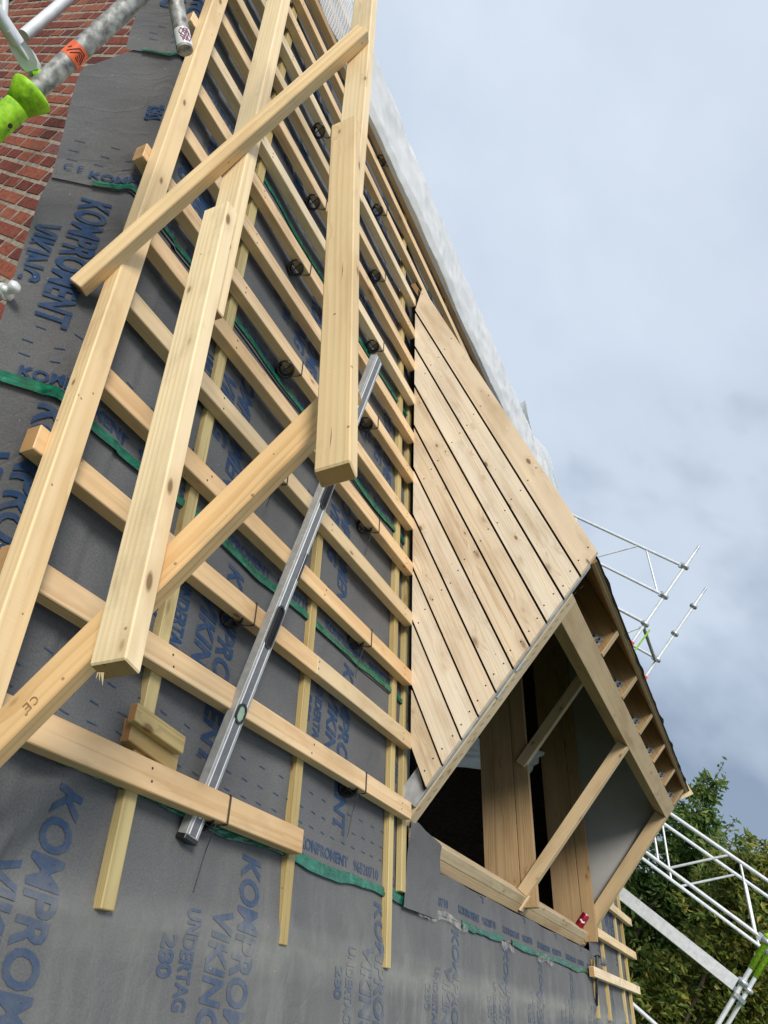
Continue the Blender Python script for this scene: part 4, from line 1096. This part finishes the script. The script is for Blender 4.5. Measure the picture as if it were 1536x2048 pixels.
vs, gs, fs = grid_sheet(loose, frange(0, 1, .04), frange(0, 1, .06)); tm.add(vs, fs, gs, 0, True); tm.build('loose_end', M['tarp'], tarp)
tm = MB()
def netp(u, v):
    h = 1.52 + .62 * u; s0 = 4.86 + .10 * u; s1 = 5.56 - .25 * u
    return RC(h, s0 + (s1 - s0) * v, -1.265 + .05 * v + .02 * noise.noise(V((u * 4, v * 4, 3)))), V((h, s0 + (s1 - s0) * v, 0))
vs, gs, fs = grid_sheet(netp, frange(0, 1, .05), frange(0, 1, .05)); tm.add(vs, fs, gs, 0, True)
tag(tm.build('scrim_net', M['net']), 'white scrim net end hanging over the top battens behind the slim crossing upright', 'net')

# ------------------------------------------------------------------ scaffold beyond the far gable
FS = empty('scaffold', WC(10.2, 3.645, -CZ), 'galvanised scaffold tower standing beyond the far gable, white tubes with lattice beams', 'scaffold')
R_ = .0242
def std(h, i, z0_, z1_, par, reds=(), cups=(), name='standard'):
    mb = MB(); mb.tube(WC(h, i, z0_), WC(h, i, z1_), R_); s = mb.build(name, M['bright'], par)
    mb = MB()
    for z in cups: mb.lathe(WC(h, i, z), ZX, [(.0245, -.035), (.055, -.03), (.060, 0), (.052, .02), (.0245, .03)], 16)
    if cups: mb.build('rosette', M['galv'], s)
    if reds:
        mb = MB()
        for z in reds: mb.lathe(WC(h, i, z), ZX, [(.0245, -.05), (.034, -.05), (.034, .05), (.0245, .05)], 16)
        mb.build('red_band', M['red'], s)
    mb = MB(); mb.tube(WC(h, i, z1_), WC(h, i, z1_ + .12), .019); mb.build('spigot', M['galv'], s)
    return s
HB, HO = 10.2, 11.47
IU, IL = 3.645, 0.65
for h in (HB, HO):
    std(h, IU, -CZ, 4.52 if h == HB else 4.50, FS, (2.88,), (4.27, 3.74, 3.25, 2.25, 1.25, .25))
    std(h, IU + 2.57, -CZ, 4.5, FS, (), (4.27, 3.74, 3.25, 2.25))
    std(h, IL, -CZ, 2.4, FS, (), (1.28, .75, .26, -.65), 'standard')
def lattice(h, i0, i1, zt, zb, par, up=True):
    mb = MB(); r = .0215
    mb.tube(WC(h, i0, zt), WC(h, i1, zt), r); mb.tube(WC(h, i0, zb), WC(h, i1, zb), r)
    n = max(2, round((i1 - i0) / .62)); st = (i1 - i0) / n
    for k in range(n):
        a = WC(h, i0 + st * k + .06, zb if k % 2 == 0 else zt); b = WC(h, i0 + st * (k + 1) - .06, zt if k % 2 == 0 else zb); mb.tube(a, b, .0135, 8)
    o = mb.build('lattice_beam', M['bright'], par)
    mb = MB()
    for z in (zt, zb):
        for i in (i0, i1): mb.box(WC(h - .02, i - .03, z - .04), IX * .06, HX * .04, ZX * .08, .004)
    mb.build('wedge_head', M['galv'], o)
lattice(HB, IU + .05, IU + 2.52, 4.26, 3.74, FS)
lattice(HB, IL + .07, IU - .05, 1.285, .745, FS); lattice(HO, IL + .07, IU - .05, 1.285, .745, FS)
lattice(HO, IU + .05, IU + 2.52, 3.25, 2.72, FS)
def ledger(a, b, par, r=R_, name='ledger', mat='bright'):
    mb = MB(); mb.tube(a, b, r); return mb.build(name, M[mat], par)
ledger(WC(HB, IU + .05, 3.255), WC(HB, IU + 2.5, 3.255), FS)
ledger(WC(HB + .05, IU, 3.20), WC(HO - .05, IU, 3.20), FS, R_, 'transom', 'galv_old')
ledger(WC(HB, IU - .08, 2.3), WC(HB, IU - .10, 3.2), FS, .012, 'guard_pole', 'lime')
ledger(WC(HB, IU + .35, 2.7), WC(HB + .02, IU + .03, 3.18), FS, .0135, 'brace')
ledger(WC(HB, IL + .1, -.66), WC(HB, IU, -.66), FS, R_)
ledger(WC(HB, IL + .3, -.66), WC(HB, IL + .62, -.95), FS, .0135, 'brace')
ledger(WC(HB + .05, IL, .80), WC(HO - .05, IL, .80), FS, R_, 'transom')
ledger(WC(HB, IL - .05, .80), WC(HB, IL - 1.6, 1.75), FS, .02, 'brace')
mb = MB(); mb.box(WC(HB - .06, IL + .04, .125), IX * 2.95, ZX * .135, HX * .004, .001); mb.box(WC(HB - .056, IL + .04, .250), IX * 2.95, HX * .035, ZX * .004, .001); mb.box(WC(HB - .056, IL + .04, .1255), IX * 2.95, HX * .035, ZX * .004, .001)
mb.build('steel_plank', M['bright'], FS)
mb = MB()
for k in range(3): mb.box(WC(HB - .01 + k * .40, IL + .04, .13), IX * 2.95, HX * .38, ZX * .05, .004)
mb.build('deck_plank', M['galv'], FS)
mb = MB(); mb.box(WC(HB - .05, IL - .04, .085), HX * (HO - HB + .10), IX * .05, ZX * .05, .004); mb.build('deck_bearer', M['galv'], FS)
for h, z in ((HB, .62), (HO, .62)):
    mb = MB(); mb.lathe(WC(h, IL, z), ZX, [(.026, -.20), (.031, -.20), (.031, .14), (.052, .15), (.054, .19), (.030, .20)], 18); g_ = mb.build('green_sleeve', M['lime'], FS)
    mb = MB()
    for k in range(6): a = k * 1.05; p = WC(h, IL, z - .06 + .03 * (k % 3)) + V((math.cos(a) * .0305, math.sin(a) * .0305, 0)); mb.tube(p, p + V((math.cos(a) * .002, math.sin(a) * .002, 0)), .006, 8)
    mb.build('pin_hole', M['black'], g_)

# ------------------------------------------------------------------ scaffold standing right by the gable
NS = empty('scaffold', WC(0.514, 2.10, -CZ), 'scaffold standard close to the brick gable, grey tube with lime green collar and orange sticker', 'scaffold')
SH, SI = 0.514, 2.098
mb = MB(); mb.tube(WC(SH, SI, .60), WC(SH, SI, 2.2), R_, 28); mb.build('standard', M['galv_old'], NS)
mb = MB(); mb.lathe(WC(SH, SI, 0), ZX, [(.0285, -CZ), (.0285, .46), (.0305, .465), (.0305, .575), (.027, .58), (.027, .60)], 28); mb.build('green_sleeve', M['lime'], NS)
mb = MB(); mb.lathe(WC(SH, SI, .610), ZX, [(.026, -.045), (.030, -.045), (.040, -.020), (.048, -.004), (.050, .006), (.044, .012), (.026, .004)], 30); mb.build('green_cup', M['lime'], NS)
mb = MB()
for a in (-2.2, -2.9, -1.2): p = WC(SH, SI, .50) + V((math.cos(a) * .0305, math.sin(a) * .0305, (a + 2) * .02)); mb.tube(p, p + V((math.cos(a) * .001, math.sin(a) * .001, 0)), .006, 10)
mb.build('pin_hole', M['black'], NS)
def wrap(par, p, ax, r, z0_, z1_, a0, a1, mat, name, n=14):
    u = ax.normalized(); tocam = (CAM - p); tocam = (tocam - u * tocam.dot(u)).normalized(); y = u.cross(tocam); mb = MB(); vs, fs = [], []
    for k in range(n + 1):
        a = a0 + (a1 - a0) * k / n
        for z in (z0_, z1_): vs.append(p + (tocam * math.cos(a) + y * math.sin(a)) * r + u * z)
    for k in range(n): fs.append([2 * k, 2 * k + 2, 2 * k + 3, 2 * k + 1])
    mb.add(vs, fs, None, 0, True); return mb.build(name, M[mat], par)
st0 = wrap(NS, WC(SH, SI, .758), ZX, R_ + .0006, -.021, .021, -1.5, 1.7, 'orange', 'sticker')
def onwrap(p, ax, r, a, z):
    u = ax.normalized(); tocam = (CAM - p); tocam = (tocam - u * tocam.dot(u)).normalized(); y = u.cross(tocam); return p + (tocam * math.cos(a) + y * math.sin(a)) * r + u * z
lg = MB(); P0 = WC(SH, SI, .758); rr_ = R_ + .0014
def seg(a, b):
    lg.path([onwrap(P0, ZX, rr_, a[0] + (b[0] - a[0]) * t / 5, a[1] + (b[1] - a[1]) * t / 5) for t in range(6)], .0008, 5)
for q in (((-.75, -.013), (-.10, .013)), ((-.10, .013), (.55, .013)), ((.55, .013), (1.05, -.010)), ((-.42, -.012), (.12, .007)), ((.12, .007), (.45, .007)), ((.45, .007), (.75, -.008)), ((.12, .003), (.45, -.001)), ((.12, -.004), (.50, -.006)), ((.15, -.010), (.6, -.011)), ((-.9, -.004), (-.72, .004))): seg(*q)
lg.build('sticker_print', M['ink'], st0)
# ledger head wedged into the cup, its tube and a second upright behind
hd = at_depth(56, 118, 1.80); hd_t = at_depth(-8, 22, 1.72)
mb = MB(); u = (hd - hd_t).normalized(); sx = u.cross(RZ).normalized(); 
mb.tube(hd_t - u * .3, hd - u * .035, .0165, 20); mb.build('ledger', M['bright'], NS)
mb = MB()
prof = [(-.075, .018), (-.05, .020), (-.03, .032), (.012, .036), (.030, .030), (.034, .012), (.034, -.012), (.020, -.024), (-.01, -.030), (-.035, -.024), (-.055, -.018), (-.075, -.017)]
mb.prism([hd + u * a * .86 - sx * b * .66 - RZ * .010 for a, b in prof], RZ * .024); hw_ = mb.build('wedge_head', M['bright'], NS)
mb = MB(); mb.tube(hd - u * .055 - RZ * .015, hd + u * .010 - RZ * .015, .009, 14, True, 0, .003); mb.build('rib', M['bright'], hw_)
mb = MB(); c = hd + u * .030; mb.tube(c - sx * .010, c + u * .012 + sx * .014, .010, 12); mb.build('green_smear', M['lime'], hw_)
mb = MB(); a_ = at_depth(47, 72, 2.75); b_ = at_depth(150, -14, 2.95); mb.tube(a_, b_, .0215, 20); mb.build('brace', M['bright'], NS)
mb = MB(); a_ = at_depth(10, -30, 2.2); b_ = at_depth(6, 44, 2.2); mb.tube(a_, b_, .012, 14); mb.build('brace', M['bright'], NS)
# the tube whose stickered end shows beside the top battens
te = at_depth(370, 101, 1.95); tb_ = at_depth(343, -40, 1.98); tb2 = tb_ + (tb_ - te) * .8
TB = empty('scaffold_tube', te, 'weathered scaffold tube ending in a white and red sticker, above the verge', 'tube')
mb = MB(); mb.tube(te, tb2, .0205, 26); mb.build('tube', M['galv_old'], TB)
ax = (tb_ - te).normalized()
wrap(TB, te + ax * .030, ax, .0210, -.024, .022, -1.25, 1.5, 'white', 'sticker')
wrap(TB, te + ax * .030, ax, .0213, -.024, .028, -1.45, -1.05, 'teal', 'sticker_band')
wrap(TB, te + ax * .030, ax, .0213, -.024, .034, -1.95, -1.55, 'red', 'sticker_band')
lg = MB(); P1 = te + ax * .030
for k in range(7):
    a = .0 + .14 * k
    lg.path([onwrap(P1, ax, .0216, a + .30 * math.sin(k * 2 + t * 1.3), -.018 + .036 * t / 5) for t in range(6)], .0011, 5)
lg.build('sticker_print', M['pinkink'], TB)
# clamp end at the left edge, in front of the bricks
ce = at_depth(14, 583, 1.85)
CL = empty('scaffold_clamp', ce, 'shiny galvanised clamp with a wing nut in front of the bricks at the left edge', 'clamp')
mb = MB(); mb.tube(ce - RX * .25 - RY * .02, ce - RX * .004, .020, 22); mb.build('tube_end', M['bright'], CL, ce)
mb = MB(); mb.lathe(ce, RX * .9 - RY * .45 - RZ * .2, [(0, .034), (.010, .033), (.016, .026), (.013, .010), (.010, .006), (.010, -.03)], 18); mb.lathe(ce - RX * .004, (RX * .2 - RY * .2 - RZ), [(0, .02), (.008, .019), (.010, .012), (.008, .004), (.016, 0), (.016, -.02)], 18)
mb.build('wing_nut', M['bright'], CL, ce)

# ------------------------------------------------------------------ trees beyond the house
def tree(name, blobs, base, mat, seed, nleaf, size, lab, twigs):
    rn = random.Random(seed); root = empty(name, V((base.x, base.y, 0)), lab, 'tree', 'trees behind the house')
    tr = MB(); top = sum((b[0] for b in blobs), V((0, 0, 0))) / len(blobs)
    b0 = V((base.x, base.y, -.1)); pts = [b0 + (V((base.x, base.y, top.z)) - b0) * t + V((rn.uniform(-.12, .12), rn.uniform(-.12, .12), 0)) for t in (0, .25, .5, .75, 1)]
    rs = [.24, .20, .16, .11, .06]
    for k in range(4): tr.tube(pts[k], pts[k + 1], rs[k], 10, True, 0, rs[k + 1])
    for c, r in blobs:
        s = pts[rn.choice((1, 2, 3))]; m_ = (s + c) / 2 + V((0, 0, .25)); tr.tube(s, m_, .06, 7, True, 0, .04); tr.tube(m_, c, .04, 7, True, 0, .015)
    cr_ = MB(); tot = sum(r ** 1.8 for c, r in blobs)
    for (p, q) in twigs:
        tr.tube(p, q, .018, 6, True, 0, .005)
    def leaf(p, sz):
        d = V((rn.gauss(0, 1), rn.gauss(0, 1), rn.gauss(0, .6) - .15)).normalized(); w = d.orthogonal(); w = (w * math.cos(rn.uniform(0, 6.3)) + d.cross(w) * math.sin(rn.uniform(0, 6.3))).normalized()
        n_ = d.cross(w) * (sz * .12)
        a, b, c, e_ = p, p + d * sz * .45 + w * sz * .22 + n_, p + d * sz, p + d * sz * .45 - w * sz * .22 + n_
        cr_.add([a, b, c, e_], [[0, 1, 2, 3]])
    for c, r in blobs:
        n = int(nleaf * r ** 1.8 / tot)
        ncl = max(5, int(n / 26)); cl = []
        for _ in range(ncl):
            v = V((rn.gauss(0, 1), rn.gauss(0, 1), rn.gauss(0, 1))).normalized(); cl.append(c + v * r * (rn.uniform(.15, 1.12) ** .7))
        for k in range(n):
            q = cl[k % ncl]; v = V((rn.gauss(0, 1), rn.gauss(0, 1), rn.gauss(0, .8))); leaf(q + v * r * .13, size * rn.uniform(.6, 1.25))
    for (p, q) in twigs:
        for k in range(46):
            t = rn.uniform(.0, 1.05); leaf(p + (q - p) * t + V((rn.gauss(0, .09), rn.gauss(0, .09), rn.gauss(0, .09))) * (1.2 - t * .7), size * rn.uniform(.5, 1.0))
    tr.build('trunk', M['bark'], root); cr_.build('crown', M[mat], root)
def B(x, y, d, r): return (at_depth(x, y, d), r)
def Tw(x0, y0, x1, y1, d): return (at_depth(x0, y0, d), at_depth(x1, y1, d + .2))
tree('broadleaf_tree', [B(1405, 1600, 16, .42), B(1385, 1660, 16, .62), B(1400, 1715, 16.3, .75), B(1360, 1760, 16.5, .8), B(1425, 1780, 16.4, .8), B(1320, 1850, 16.8, .9), B(1390, 1860, 16.5, .95), B(1300, 1960, 17, 1.0), B(1240, 2040, 17.5, 1.2), B(1350, 2000, 17, 1.1), B(1290, 1750, 17, .9), B(1225, 1830, 17.5, 1.1)],
     at_depth(1230, 2000, 17.3), 'leaf_dark', 5, 24000, .17, 'dark green tree with a thin pointed top rising highest beside the dormer',
     [Tw(1405, 1600, 1447, 1528, 16), Tw(1400, 1590, 1415, 1545, 16), Tw(1415, 1600, 1450, 1560, 16), Tw(1405, 1640, 1436, 1580, 16), Tw(1400, 1660, 1425, 1618, 16), Tw(1430, 1690, 1470, 1640, 16.2), Tw(1445, 1700, 1478, 1678, 16.2), Tw(1430, 1680, 1440, 1650, 16.2)])
tree('broadleaf_tree', [B(1500, 1730, 14.0, .5), B(1540, 1760, 14, .7), B(1470, 1760, 14.3, .55), B(1510, 1820, 14, .8), B(1450, 1840, 14.4, .8), B(1560, 1880, 14, .9), B(1490, 1910, 14.2, .9), B(1420, 1930, 14.6, .9), B(1380, 2010, 14.8, .9), B(1460, 2000, 14.4, 1.0), B(1540, 1990, 14.0, 1.0), B(1420, 2090, 14.6, 1.1), B(1500, 2080, 14.4, 1.1), B(1600, 2060, 14.2, 1.1), B(1340, 2080, 15, 1.0), B(1310, 1990, 15.2, .8)],
     at_depth(1400, 2100, 14.8), 'leaf_olive', 9, 23000, .15, 'olive tree with yellowing leaves at the right edge behind the lower scaffold',
     [Tw(1485, 1740, 1496, 1690, 14), Tw(1500, 1730, 1524, 1685, 14), Tw(1520, 1735, 1540, 1690, 14), Tw(1465, 1750, 1472, 1712, 14.1)])
